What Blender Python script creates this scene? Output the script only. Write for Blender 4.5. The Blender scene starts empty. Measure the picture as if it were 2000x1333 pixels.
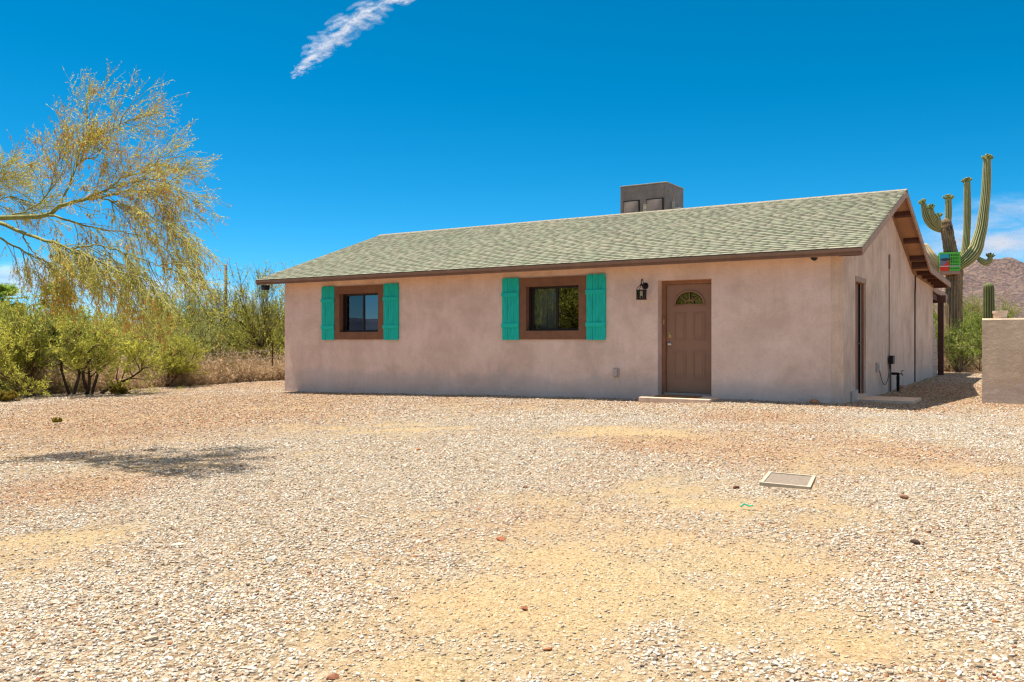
import bpy, bmesh, math, random
import numpy as np
from mathutils import Vector, Matrix

SC = bpy.context.scene
COL = SC.collection
R = math.radians

# ------------------------------------------------------------------ camera
EYE = 1.2
FPX = 1684.0                       # focal length in pixels of the 2000 px wide photograph
cam_d = bpy.data.cameras.new('camera')
cam_d.sensor_width = 36.0
cam_d.lens = FPX / 2000 * 36.0
cam_d.shift_y = -0.00125
cam_d.clip_start = 0.05
cam_d.clip_end = 30000
cam = bpy.data.objects.new('camera', cam_d)
cam.location = (0, 0, EYE)
cam.rotation_euler = (R(90), 0, 0)
COL.objects.link(cam)
SC.camera = cam

# ------------------------------------------------------------------ light
SUN = Vector((-0.272, 0.151, 1.0)).normalized()
elev = math.asin(SUN.z)
azim = math.atan2(SUN.x, SUN.y)
world = bpy.data.worlds.new('World')
SC.world = world
world.use_nodes = True
wn = world.node_tree
wn.nodes.clear()
sky = wn.nodes.new('ShaderNodeTexSky')
sky.sky_type = 'NISHITA'
sky.sun_disc = False
sky.sun_elevation = elev
sky.sun_rotation = azim
sky.altitude = 3000
sky.air_density = 0.75
sky.dust_density = 1.0
sky.ozone_density = 8.0
hs = wn.nodes.new('ShaderNodeHueSaturation')
hs.inputs['Hue'].default_value = 0.477
hs.inputs['Saturation'].default_value = 1.28
hs.inputs['Value'].default_value = 1.0
bg = wn.nodes.new('ShaderNodeBackground')
bg.inputs['Strength'].default_value = 0.092
wo = wn.nodes.new('ShaderNodeOutputWorld')
wn.links.new(sky.outputs[0], hs.inputs['Color'])
# thin high cirrus, unseen, added overhead as warm fill for the blue shade
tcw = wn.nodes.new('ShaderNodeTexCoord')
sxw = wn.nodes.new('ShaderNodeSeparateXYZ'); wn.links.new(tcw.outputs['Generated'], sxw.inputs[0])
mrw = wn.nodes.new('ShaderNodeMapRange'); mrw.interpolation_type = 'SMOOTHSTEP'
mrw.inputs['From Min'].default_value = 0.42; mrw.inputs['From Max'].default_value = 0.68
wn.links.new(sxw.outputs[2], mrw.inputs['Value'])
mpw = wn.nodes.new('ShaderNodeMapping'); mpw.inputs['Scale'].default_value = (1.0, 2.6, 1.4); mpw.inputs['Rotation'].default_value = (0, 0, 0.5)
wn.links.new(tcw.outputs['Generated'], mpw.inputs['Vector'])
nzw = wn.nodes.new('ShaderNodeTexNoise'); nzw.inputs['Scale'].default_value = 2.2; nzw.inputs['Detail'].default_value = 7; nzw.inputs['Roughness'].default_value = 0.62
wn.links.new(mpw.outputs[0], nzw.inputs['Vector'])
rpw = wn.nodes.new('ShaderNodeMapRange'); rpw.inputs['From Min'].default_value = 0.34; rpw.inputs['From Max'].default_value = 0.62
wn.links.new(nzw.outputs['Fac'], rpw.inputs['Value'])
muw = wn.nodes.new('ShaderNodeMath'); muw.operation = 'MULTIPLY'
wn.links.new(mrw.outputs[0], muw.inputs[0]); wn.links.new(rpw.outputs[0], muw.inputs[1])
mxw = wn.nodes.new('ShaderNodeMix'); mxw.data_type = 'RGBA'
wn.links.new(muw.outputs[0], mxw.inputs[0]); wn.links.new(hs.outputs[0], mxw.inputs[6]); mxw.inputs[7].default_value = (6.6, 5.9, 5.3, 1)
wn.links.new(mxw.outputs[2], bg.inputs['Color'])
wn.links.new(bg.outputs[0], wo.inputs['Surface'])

sun_d = bpy.data.lights.new('sun', 'SUN')
sun_d.energy = 5.0
sun_d.angle = R(0.53)
sun_d.color = (1.0, 0.92, 0.80)
sun = bpy.data.objects.new('sun', sun_d)
sun.rotation_euler = SUN.to_track_quat('Z', 'Y').to_euler()
sun.location = (-20, 10, 60)
COL.objects.link(sun)

SC.view_settings.view_transform = 'Standard'
SC.view_settings.look = 'None'
SC.view_settings.gamma = 1.0
SC.view_settings.exposure = 0.90
SC.render.engine = 'CYCLES'
SC.cycles.max_bounces = 10
SC.cycles.diffuse_bounces = 5
SC.cycles.transparent_max_bounces = 40
SC.cycles.use_denoising = True
SC.cycles.denoising_prefilter = "ACCURATE"
SC.cycles.denoising_input_passes = "RGB_ALBEDO_NORMAL"
SC.cycles.filter_width = 1.3
SC.cycles.use_adaptive_sampling = False
SC.cycles.sampling_pattern = 'BLUE_NOISE'
SC.cycles.sample_clamp_indirect = 6.0

# ------------------------------------------------------------------ helpers
def tag(o, label=None, cat=None, group=None, kind=None):
    if label: o['label'] = label
    if cat: o['category'] = cat
    if group: o['group'] = group
    if kind: o['kind'] = kind
    return o

def empty(name, loc=(0, 0, 0), rz=0.0, parent=None):
    o = bpy.data.objects.new(name, None)
    o.empty_display_size = 0.2
    o.location = loc
    o.rotation_euler = (0, 0, rz)
    COL.objects.link(o)
    if parent: o.parent = parent
    return o

def copy_tree(o, parent=None):
    c = o.copy()
    COL.objects.link(c)
    if parent: c.parent = parent
    for ch in list(o.children):
        copy_tree(ch, c)
    return c

class MB:
    """collects shapes of one part and links them as one mesh object"""
    def __init__(s):
        s.v = []; s.f = []; s.m = []
    def add(s, vs, fs, mi=0):
        b = len(s.v)
        s.v += [tuple(p) for p in vs]
        s.f += [tuple(b + i for i in f) for f in fs]
        s.m += [mi] * len(fs)
        return s
    def box(s, x0, x1, y0, y1, z0, z1, mi=0):
        vs = [(x0,y0,z0),(x1,y0,z0),(x1,y1,z0),(x0,y1,z0),(x0,y0,z1),(x1,y0,z1),(x1,y1,z1),(x0,y1,z1)]
        return s.add(vs, [(0,3,2,1),(4,5,6,7),(0,1,5,4),(1,2,6,5),(2,3,7,6),(3,0,4,7)], mi)
    def obox(s, c, ax, ay, az, mi=0):
        c = Vector(c); ax = Vector(ax); ay = Vector(ay); az = Vector(az)
        vs = [c + sx*ax + sy*ay + sz*az for sz in (-1,1) for (sx,sy) in ((-1,-1),(1,-1),(1,1),(-1,1))]
        return s.add(vs, [(0,3,2,1),(4,5,6,7),(0,1,5,4),(1,2,6,5),(2,3,7,6),(3,0,4,7)], mi)
    def prism_x(s, poly, x0, x1, mi=0):
        """poly of (y, z), counter-clockwise seen from +x"""
        n = len(poly)
        vs = [(x0, y, z) for y, z in poly] + [(x1, y, z) for y, z in poly]
        fs = [tuple(range(n))[::-1], tuple(range(n, 2*n))]
        fs += [(i, (i+1) % n, n + (i+1) % n, n + i) for i in range(n)]
        return s.add(vs, fs, mi)
    def prism_y(s, poly, y0, y1, mi=0):
        n = len(poly)
        vs = [(x, y0, z) for x, z in poly] + [(x, y1, z) for x, z in poly]
        fs = [tuple(range(n)), tuple(range(n, 2*n))[::-1]]
        fs += [(i, n + i, n + (i+1) % n, (i+1) % n) for i in range(n)]
        return s.add(vs, fs, mi)
    def tube(s, pts, rad, sides=8, mi=0, caps=True):
        pts = [Vector(p) for p in pts]; n = len(pts)
        if not hasattr(rad, '__len__'): rad = [rad] * n
        vs = []; fs = []
        prev = None
        for i, p in enumerate(pts):
            t = (pts[min(i+1, n-1)] - pts[max(i-1, 0)]).normalized()
            if prev is None:
                a = Vector((0, 0, 1)) if abs(t.z) < 0.9 else Vector((1, 0, 0))
                nx = t.cross(a).normalized()
            else:
                nx = (prev - t * prev.dot(t)).normalized()
            prev = nx
            ny = t.cross(nx)
            for k in range(sides):
                a = 2*math.pi*k/sides
                vs.append(p + rad[i]*(math.cos(a)*nx + math.sin(a)*ny))
        for i in range(n-1):
            for k in range(sides):
                k2 = (k+1) % sides
                fs.append((i*sides+k, i*sides+k2, (i+1)*sides+k2, (i+1)*sides+k))
        if caps:
            fs.append(tuple(range(sides))[::-1]); fs.append(tuple((n-1)*sides+k for k in range(sides)))
        return s.add(vs, fs, mi)
    def lathe(s, prof, c=(0, 0, 0), sides=24, mi=0, axis='z'):
        vs = []; fs = []; n = len(prof)
        for r, h in prof:
            for k in range(sides):
                a = 2*math.pi*k/sides
                if axis == 'z': vs.append((c[0]+r*math.cos(a), c[1]+r*math.sin(a), c[2]+h))
                else: vs.append((c[0]+r*math.cos(a), c[1]-h, c[2]+r*math.sin(a)))
        for i in range(n-1):
            for k in range(sides):
                k2 = (k+1) % sides
                fs.append((i*sides+k, i*sides+k2, (i+1)*sides+k2, (i+1)*sides+k))
        fs.append(tuple(range(sides))[::-1]); fs.append(tuple((n-1)*sides+k for k in range(sides)))
        return s.add(vs, fs, mi)
    def build(s, name, mats, parent=None, smooth=False, bevel=0, loc=None, fix=False):
        me = bpy.data.meshes.new(name)
        me.from_pydata(s.v, [], s.f)
        if not isinstance(mats, (list, tuple)): mats = [mats]
        for m in mats: me.materials.append(m)
        me.polygons.foreach_set('material_index', s.m)
        if fix:
            bm = bmesh.new(); bm.from_mesh(me); bmesh.ops.recalc_face_normals(bm, faces=bm.faces); bm.to_mesh(me); bm.free()
        if smooth:
            me.polygons.foreach_set('use_smooth', [True]*len(s.f))
        me.update()
        o = bpy.data.objects.new(name, me)
        COL.objects.link(o)
        if parent: o.parent = parent
        if loc: o.location = loc
        if bevel:
            b = o.modifiers.new('bevel', 'BEVEL'); b.width = bevel; b.segments = 2; b.limit_method = 'ANGLE'; b.angle_limit = R(40)
        return o

def np_mesh(name, V, F, mats, parent=None, mi=None, smooth=False, attrs=None):
    """V (n,3) floats, F (m,k) ints with one face size; attrs: name -> (n,4) colours or (n,) floats"""
    me = bpy.data.meshes.new(name)
    V = np.asarray(V, dtype=np.float32); F = np.asarray(F, dtype=np.int32)
    m, k = F.shape
    me.vertices.add(len(V)); me.vertices.foreach_set('co', V.ravel())
    me.loops.add(m*k); me.loops.foreach_set('vertex_index', F.ravel())
    me.polygons.add(m)
    me.polygons.foreach_set('loop_start', np.arange(0, m*k, k, dtype=np.int32))
    me.polygons.foreach_set('loop_total', np.full(m, k, dtype=np.int32))
    if not isinstance(mats, (list, tuple)): mats = [mats]
    for mm in mats: me.materials.append(mm)
    if mi is not None: me.polygons.foreach_set('material_index', np.asarray(mi, dtype=np.int32))
    if smooth: me.polygons.foreach_set('use_smooth', np.ones(m, dtype=bool))
    me.update(calc_edges=True)
    for an, av in (attrs or {}).items():
        av = np.asarray(av, dtype=np.float32)
        if av.ndim == 2:
            a = me.attributes.new(an, 'FLOAT_COLOR', 'POINT'); a.data.foreach_set('color', av.ravel())
        else:
            a = me.attributes.new(an, 'FLOAT', 'POINT'); a.data.foreach_set('value', av)
    o = bpy.data.objects.new(name, me)
    COL.objects.link(o)
    if parent: o.parent = parent
    return o

def vnoise(x, y, seed=0):
    """smooth value noise 0..1"""
    xi = np.floor(x).astype(np.int64); yi = np.floor(y).astype(np.int64)
    fx = x - xi; fy = y - yi
    fx = fx*fx*(3-2*fx); fy = fy*fy*(3-2*fy)
    def h(a, b):
        n = (a*374761393 + b*668265263 + seed*974634777) & 0x7fffffff
        n = ((n ^ (n >> 13)) * 1274126177) & 0x7fffffff
        n = n ^ (n >> 16)
        return (n & 0xffff) / 65535.0
    return (h(xi, yi)*(1-fx) + h(xi+1, yi)*fx)*(1-fy) + (h(xi, yi+1)*(1-fx) + h(xi+1, yi+1)*fx)*fy

def fbm(x, y, seed=0, oct=4):
    a = 0.5; s = 0; t = 0
    for i in range(oct):
        s = s + a*vnoise(x*2**i, y*2**i, seed+i*17); t += a; a *= 0.5
    return s/t

def sstep(a, b, x):
    t = np.clip((x-a)/(b-a), 0, 1)
    return t*t*(3-2*t)

# ------------------------------------------------------------------ materials
class NT:
    def __init__(s, name):
        s.mat = bpy.data.materials.new(name); s.mat.use_nodes = True
        s.t = s.mat.node_tree; s.t.nodes.clear()
        s.out = s.n('ShaderNodeOutputMaterial')
        s.b = s.n('ShaderNodeBsdfPrincipled')
        s.l(s.b.outputs[0], s.out.inputs['Surface'])
        s.b.inputs['Specular IOR Level'].default_value = 0.3
    def n(s, t, **kw):
        nd = s.t.nodes.new(t)
        for k, v in kw.items(): setattr(nd, k, v)
        return nd
    def l(s, a, b): s.t.links.new(a, b)
    def obj(s, scale=(1, 1, 1)):
        tc = s.n('ShaderNodeTexCoord'); mp = s.n('ShaderNodeMapping')
        mp.inputs['Scale'].default_value = scale
        s.l(tc.outputs['Object'], mp.inputs['Vector'])
        return mp.outputs[0]
    def noise(s, vec, scale, detail=4, rough=0.55, dist=0.0):
        nd = s.n('ShaderNodeTexNoise')
        nd.inputs['Scale'].default_value = scale; nd.inputs['Detail'].default_value = detail
        nd.inputs['Roughness'].default_value = rough; nd.inputs['Distortion'].default_value = dist
        if vec is not None: s.l(vec, nd.inputs['Vector'])
        return nd.outputs['Fac']
    def ramp(s, fac, stops):
        nd = s.n('ShaderNodeValToRGB')
        e = nd.color_ramp.elements
        while len(e) < len(stops): e.new(0.5)
        for el, (p, c) in zip(e, stops):
            el.position = p; el.color = (*c, 1) if len(c) == 3 else c
        s.l(fac, nd.inputs['Fac'])
        return nd.outputs['Color']
    def mix(s, fac, a, b, mode='MIX'):
        nd = s.n('ShaderNodeMix', data_type='RGBA', blend_type=mode)
        for v, i in ((fac, 0), (a, 6), (b, 7)):
            if isinstance(v, (int, float)): nd.inputs[i].default_value = v
            elif isinstance(v, tuple): nd.inputs[i].default_value = (*v, 1) if len(v) == 3 else v
            else: s.l(v, nd.inputs[i])
        return nd.outputs[2]
    def math(s, op, a, b=0.5):
        nd = s.n('ShaderNodeMath', operation=op)
        for v, i in ((a, 0), (b, 1)):
            if isinstance(v, (int, float)): nd.inputs[i].default_value = v
            else: s.l(v, nd.inputs[i])
        return nd.outputs[0]
    def bump(s, h, strength=0.3, dist=0.02, normal=None):
        nd = s.n('ShaderNodeBump')
        nd.inputs['Strength'].default_value = strength; nd.inputs['Distance'].default_value = dist
        s.l(h, nd.inputs['Height'])
        if normal is not None: s.l(normal, nd.inputs['Normal'])
        s.l(nd.outputs[0], s.b.inputs['Normal'])
        return nd.outputs[0]
    def col(s, c):
        if isinstance(c, tuple): s.b.inputs['Base Color'].default_value = (*c, 1)
        else: s.l(c, s.b.inputs['Base Color'])
    def set(s, **kw):
        for k, v in kw.items(): s.b.inputs[k.replace('_', ' ')].default_value = v
        return s

def simple(name, c, rough=0.7, var=0.15, nscale=6.0, bump=0.0, bscale=40.0, metal=0.0, stretch=(1, 1, 1)):
    m = NT(name); m.set(Roughness=rough, Metallic=metal)
    v = m.obj(stretch)
    f = m.noise(v, nscale, 5, 0.6)
    lo = tuple(x*(1-var) for x in c); hi = tuple(min(1, x*(1+var)) for x in c)
    m.col(m.ramp(f, [(0.3, lo), (0.7, hi)]))
    if bump: m.bump(m.noise(v, bscale, 4, 0.6), bump, 0.01)
    return m.mat

def stucco(name, base, dark, light, vertical=False, bump=0.5):
    m = NT(name); m.set(Roughness=0.92, Specular_IOR_Level=0.15)
    v = m.obj()
    big = m.noise(v, 1.1, 8, 0.68, 0.35)
    c = m.ramp(big, [(0.36, dark), (0.52, base), (0.66, light)])
    st = m.noise(m.obj((3.2, 3.2, 0.35)), 1.6 if not vertical else 3.0, 6, 0.65, 0.4)
    c = m.mix(m.math('MULTIPLY', m.ramp(st, [(0.45, (0, 0, 0)), (0.72, (1, 1, 1))]), 0.50 if vertical else 0.20), c, tuple(x*0.62 for x in base))
    gx_ = m.n('ShaderNodeSeparateXYZ'); tcz = m.n('ShaderNodeTexCoord'); m.l(tcz.outputs['Object'], gx_.inputs[0])
    edge_ = m.math('ADD', gx_.outputs[2], m.math('MULTIPLY', m.noise(m.obj((1, 1, 0.4)), 1.3, 6, 0.7), -0.75))
    spl = m.ramp(edge_, [(0.0, (1, 1, 1)), (0.16, (0, 0, 0))])
    c = m.mix(m.math('MULTIPLY', spl, 0.38), c, (0.45, 0.42, 0.41))          # mineral splash along the foot
    sp = m.noise(v, 5.5, 5, 0.62, 0.5)
    c = m.mix(m.math('MULTIPLY', m.ramp(sp, [(0.52, (0, 0, 0)), (0.72, (1, 1, 1))]), 0.45), c, dark)
    gr_ = m.noise(v, 38, 4, 0.7)
    c = m.mix(1.0, c, m.ramp(gr_, [(0.3, (0.90, 0.90, 0.90)), (0.7, (1.06, 1.06, 1.06))]), 'MULTIPLY')
    m.col(c)
    h1 = m.noise(v, 5.0, 5, 0.6, 0.25); h2 = m.noise(v, 70.0, 4, 0.65)
    if vertical:
        h1 = m.noise(m.obj((9, 9, 1.0)), 2.2, 5, 0.6, 0.4)
    h = m.math('ADD', m.math('MULTIPLY', h1, 2.2), m.math('MULTIPLY', h2, 0.16))
    m.bump(h, bump, 0.02)
    return m.mat

def attr_mat(name, attr='tint', rough=0.85, nscale=90.0, var=0.18, bump=0.25, bscale=120.0, spec=0.2):
    m = NT(name); m.set(Roughness=rough, Specular_IOR_Level=spec)
    a = m.n('ShaderNodeAttribute', attribute_name=attr)
    v = m.obj()
    f = m.noise(v, nscale, 4, 0.6)
    k = m.ramp(f, [(0.25, (1-var,)*3), (0.75, (1+var,)*3)])
    m.col(m.mix(1.0, a.outputs['Color'], k, 'MULTIPLY'))
    if bump: m.bump(m.noise(v, bscale, 3, 0.6), bump, 0.006)
    return m.mat

def leaf_mat(name, c1, c2, scale=1.5, trans=0.35, rough=0.6):
    m = NT(name); m.set(Roughness=rough, Specular_IOR_Level=0.25)
    v = m.obj()
    f = m.noise(v, scale, 3, 0.5)
    g = m.n('ShaderNodeNewGeometry')
    fac = m.math('ADD', m.math('MULTIPLY', f, 0.6), m.math('MULTIPLY', g.outputs['Random Per Island'], 0.5))
    c = m.ramp(fac, [(0.3, c1), (0.8, c2)])
    m.col(c)
    tr = m.n('ShaderNodeBsdfTranslucent'); m.l(c, tr.inputs['Color'])
    mx = m.n('ShaderNodeMixShader'); mx.inputs[0].default_value = trans
    m.l(m.b.outputs[0], mx.inputs[1]); m.l(tr.outputs[0], mx.inputs[2])
    m.l(mx.outputs[0], m.out.inputs['Surface'])
    return m.mat

def glass_mat(name, tint=(0.75, 0.8, 0.82), ior=1.9, rough=0.0, minfac=0.0):
    m = NT(name)
    tr = m.n('ShaderNodeBsdfTransparent'); tr.inputs['Color'].default_value = (*tint, 1)
    gl = m.n('ShaderNodeBsdfGlossy'); gl.inputs['Roughness'].default_value = rough
    gl.inputs['Color'].default_value = (0.9, 0.95, 0.98, 1)
    fr = m.n('ShaderNodeFresnel'); fr.inputs['IOR'].default_value = ior
    fac = m.math('MAXIMUM', fr.outputs[0], minfac)
    mx = m.n('ShaderNodeMixShader')
    m.l(fac, mx.inputs[0]); m.l(tr.outputs[0], mx.inputs[1]); m.l(gl.outputs[0], mx.inputs[2])
    m.l(mx.outputs[0], m.out.inputs['Surface'])
    return m.mat

M = {}
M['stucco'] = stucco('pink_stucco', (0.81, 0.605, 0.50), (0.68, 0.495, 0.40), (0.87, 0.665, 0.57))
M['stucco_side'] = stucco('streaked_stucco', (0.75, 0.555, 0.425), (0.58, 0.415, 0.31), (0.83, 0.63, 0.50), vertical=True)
M['stucco_garden'] = stucco('garden_wall_stucco', (0.64, 0.50, 0.365), (0.54, 0.41, 0.29), (0.70, 0.56, 0.42), bump=0.8)
M['brown_stucco'] = simple('brown_trim_paint', (0.22, 0.105, 0.058), 0.85, 0.15, 5, 0.3, 60)
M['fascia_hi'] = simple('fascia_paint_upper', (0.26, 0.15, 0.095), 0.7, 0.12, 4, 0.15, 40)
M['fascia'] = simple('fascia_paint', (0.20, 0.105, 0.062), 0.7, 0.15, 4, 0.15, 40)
M['soffit'] = simple('soffit_paint', (0.42, 0.235, 0.135), 0.8, 0.15, 3, 0.1, 20)
M['dark_beam'] = simple('dark_beam_paint', (0.10, 0.04, 0.028), 0.7, 0.2, 5, 0.15, 30)
M['rake'] = simple('weathered_rake_paint', (0.38, 0.255, 0.185), 0.75, 0.22, 9, 0.2, 30)
M['bronze'] = simple('bronze_aluminium', (0.022, 0.014, 0.012), 0.45, 0.1, 3)
M['door'] = simple('door_paint', (0.32, 0.18, 0.115), 0.6, 0.06, 2.0, 0.04, 60)
M['door_frame'] = simple('door_frame_paint', (0.28, 0.13, 0.07), 0.65, 0.18, 8, 0.1, 40)
M['teal'] = simple('teal_paint', (0.006, 0.50, 0.40), 0.75, 0.22, 5, 0.18, 26, stretch=(6, 6, 0.7))
M['teal_batten'] = simple('teal_batten_paint', (0.008, 0.54, 0.43), 0.75, 0.12, 5, 0.15, 26, stretch=(0.7, 6, 6))
M['glass'] = glass_mat('window_glass', (0.62, 0.66, 0.68), 1.75)
M['glass_clear'] = glass_mat('clear_glass', (0.92, 0.92, 0.9), 1.3)
M['glass_refl'] = glass_mat('dark_glass', (0.30, 0.33, 0.35), 2.3)
M['curtain'] = simple('curtain_cloth', (0.62, 0.61, 0.62), 0.9, 0.08, 3)
M['brass'] = simple('brass', (0.62, 0.47, 0.22), 0.3, 0.08, 5, metal=0.9)
M['nickel'] = simple('satin_nickel', (0.62, 0.60, 0.58), 0.25, 0.05, 5, metal=0.95)
M['black_metal'] = simple('black_metal', (0.012, 0.010, 0.010), 0.5, 0.2, 5)
M['black_foam'] = simple('black_foam', (0.008, 0.008, 0.008), 0.9, 0.3, 12, 0.3, 40)
M['white_plastic'] = simple('white_plastic', (0.68, 0.66, 0.62), 0.5, 0.05, 5)
M['grey_plastic'] = simple('grey_plastic', (0.47, 0.38, 0.33), 0.6, 0.08, 5)
M['pink_paint'] = simple('painted_cover', (0.50, 0.40, 0.36), 0.6, 0.08, 5)
M['concrete'] = simple('step_concrete', (0.66, 0.485, 0.355), 0.9, 0.2, 7, 0.3, 60)
M['concrete_grey'] = simple('grey_concrete', (0.42, 0.36, 0.31), 0.9, 0.15, 9, 0.4, 70)
M['coir'] = simple('coir', (0.23, 0.13, 0.05), 1.0, 0.35, 40, 0.5, 120)
M['dark_wire'] = simple('dark_wire', (0.03, 0.025, 0.02), 0.6, 0.1)
M['rust'] = simple('rusty_steel', (0.10, 0.045, 0.025), 0.8, 0.3, 20)
M['galv'] = simple('old_wire', (0.30, 0.27, 0.24), 0.6, 0.1, 5)
M['cooler'] = simple('cooler_paint', (0.235, 0.18, 0.15), 0.55, 0.2, 4, 0.12, 3)
M['cooler_rim'] = simple('cooler_rim_paint', (0.42, 0.31, 0.20), 0.6, 0.15, 6)
M['pole_wood'] = simple('pole_wood', (0.17, 0.10, 0.045), 0.9, 0.3, 3, 0.4, 12, stretch=(4, 4, 0.4))
M['cmu'] = simple('painted_block', (0.46, 0.36, 0.31), 0.9, 0.12, 6, 0.4, 60)
M['clay'] = simple('pale_pot', (0.62, 0.50, 0.40), 0.85, 0.12, 8, 0.1, 40)
M['stone'] = attr_mat('gravel_stone')

# ------------------------------------------------------------------ ground shape
LX, LY = -5.73, 21.74                                # left front corner of the house
UA = math.atan2(-0.54, 0.842)
CU, SU = math.cos(UA), math.sin(UA)
def to_house(X, Y):
    dx, dy = X - LX, Y - LY
    return dx*CU + dy*SU, -dx*SU + dy*CU             # along the front wall, depth behind it
def from_house(x, y):
    return LX + x*CU - y*SU, LY + x*SU + y*CU

def gz(X, Y):
    X = np.asarray(X, dtype=float); Y = np.asarray(Y, dtype=float)
    z = 0.022*np.clip(X, -12, 4.4)
    z = z + 0.05*sstep(17, 25, Y)*sstep(4, 9, X)
    z = z + 0.13*np.exp(-(((X+6.9)/1.7)**2 + ((Y-25.2)/1.5)**2))
    z = z + 0.06*np.exp(-(((X+9.6)/2.2)**2 + ((Y-24.6)/1.0)**2))
    hx, hy = to_house(X, Y)
    near = sstep(-1.0, -0.1, hy)*(1-sstep(0.2, 1, hy))*sstep(-0.5, 0.5, hx)*(1-sstep(13.6, 14.2, hx))
    z = z + near*(0.015 + 0.035*(vnoise(hx*0.8, hy*0+3.3, 5)-0.3))
    far = sstep(60, 400, np.hypot(X, Y))
    z = z*(1-far) + 0.0*far
    z = z + 0.05*(fbm(X*0.45, Y*0.45, 11, 3)-0.5)*sstep(1, 4, np.hypot(X, Y))
    z = z + 0.012*(fbm(X*2.1, Y*2.1, 31, 3)-0.5)
    return z

def g1(X, Y): return float(gz(np.array([X]), np.array([Y]))[0])

def at_ground(px, py):
    """ground point that the photograph shows at a pixel"""
    Z = FPX*EYE/(py-664.0)
    for _ in range(12):
        X = (px-1000)/FPX*Z
        Z = FPX*(EYE-g1(X, Z))/(py-664.0)
    X = (px-1000)/FPX*Z
    return Vector((X, Z, g1(X, Z)))
def at(px, py, Z): return Vector(((px-1000)/FPX*Z, Z, EYE + (664-py)/FPX*Z))

# patches of bare dirt and of redder gravel: measured centres and half sizes
def patch(px, py, rx, ry):
    c = at_ground(px, py)
    ya = at_ground(px, py+ry).y; yb = at_ground(px, py-ry).y
    return (c.x, (ya+yb)/2, rx*c.y/FPX, abs(yb-ya)/2)
DIRT = [patch(*p) for p in ((1250,1130,400,130),(1000,1215,340,70),(900,1310,380,55),(1500,1120,270,110),(50,1085,180,65),
        (1330,965,150,45),(1560,1010,220,60),(1700,1270,220,40),(1450,1260,200,45),(790,838,240,16),(1250,848,220,20),
        (1650,905,150,42),(650,1240,110,35),(1300,1330,260,40))]
RED = [patch(*p) for p in ((180,835,430,55),(1640,895,260,60),(1750,765,170,34),(1300,865,170,22),(120,960,200,40),(430,790,260,18),(1450,815,200,14),(1800,760,190,22),(1720,795,150,14))]
WHITE = [patch(*p) for p in ((250,1230,380,110),(450,1060,330,95),(700,960,330,60),(930,890,330,38),(1120,822,330,16),(600,868,260,16),(1930,1000,180,150),(1960,860,150,60),(1850,1180,180,60))]
def mask(lst, X, Y):
    m = np.zeros_like(X)
    for (cx, cy, rx, ry) in lst:
        d = np.sqrt(((X-cx)/rx)**2 + ((Y-cy)/ry)**2)
        m = np.maximum(m, 1-sstep(0.2, 1.45, d))
    return m
def dirt_mask(X, Y):
    n = fbm(X*0.8+7, Y*0.8, 3, 5); m2 = fbm(X*3.1, Y*3.1+4, 23, 4)
    return np.clip(mask(DIRT, X, Y)*0.70 + (n-0.5)*1.2 + (m2-0.5)*1.7 - 0.35*mask(WHITE, X, Y), 0, 1)
def red_mask(X, Y):
    n = fbm(X*0.7, Y*0.7+9, 8, 4)
    return np.clip(mask(RED, X, Y)*1.0 + sstep(12, 17, Y)*0.5 + 0.1 + (n-0.5)*0.9 - 0.6*mask(WHITE, X, Y), 0, 1)
def yard_mask(X, Y):
    """1 in the gravelled yard, 0 in the desert"""
    edge = 23.4 + 1.7*sstep(-12.5, -9, X) + 0.9*sstep(-9, -6, X)
    edge = np.where(X > 6, 28.6, edge) + 0.8*(fbm(X*0.9, Y*0.3, 19, 3)-0.5)
    return 1-sstep(edge-0.5, edge+0.5, Y)

# ------------------------------------------------------------------ ground sheet
def axis(lo, hi, step, far, ratio=1.22):
    a = list(np.arange(lo, hi+1e-6, step))
    s = step; up = []; x = hi
    while x < far: s *= ratio; x += s; up.append(x)
    s = step; dn = []; x = lo
    while x > -far: s *= ratio; x -= s; dn.append(x)
    return np.array(dn[::-1] + a + up)
gx = axis(-13.5, 16, 0.11, 9000); gy = axis(1.5, 30, 0.11, 9000)
GX, GY = np.meshgrid(gx, gy)
GZ = gz(GX, GY)
nx, ny = len(gx), len(gy)
idx = np.arange(nx*ny).reshape(ny, nx)
GF = np.stack([idx[:-1, :-1], idx[:-1, 1:], idx[1:, 1:], idx[1:, :-1]], -1).reshape(-1, 4)
gm = NT('desert_ground'); gm.set(Roughness=0.95, Specular_IOR_Level=0.1)
av = gm.n('ShaderNodeAttribute', attribute_name='zones')
sep = gm.n('ShaderNodeSeparateColor'); gm.l(av.outputs['Color'], sep.inputs[0])
v = gm.obj()
fine = gm.noise(v, 34, 6, 0.7)
dirt = gm.ramp(fine, [(0.28, (0.25, 0.178, 0.094)), (0.5, (0.38, 0.295, 0.168)), (0.72, (0.47, 0.385, 0.24))])
grit = gm.n('ShaderNodeTexVoronoi'); grit.inputs['Scale'].default_value = 120; gm.l(v, grit.inputs['Vector'])
gsep = gm.n('ShaderNodeSeparateColor'); gm.l(grit.outputs['Color'], gsep.inputs[0])
dirt = gm.mix(1.0, dirt, gm.ramp(gsep.outputs[0], [(0.0, (0.52, 0.46, 0.40)), (0.22, (0.86, 0.84, 0.82)), (0.55, (1.0, 1.0, 1.0)), (0.9, (1.12, 1.14, 1.2)), (1.0, (1.35, 1.42, 1.6))]), 'MULTIPLY')
mid = gm.noise(v, 1.7, 5, 0.6)
dirt = gm.mix(gm.math('MULTIPLY', gm.ramp(mid, [(0.42, (0, 0, 0)), (0.62, (1, 1, 1))]), 0.22), dirt, (0.47, 0.27, 0.13))
vo = gm.n('ShaderNodeTexVoronoi'); vo.inputs['Scale'].default_value = 42; gm.l(v, vo.inputs['Vector'])
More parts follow.
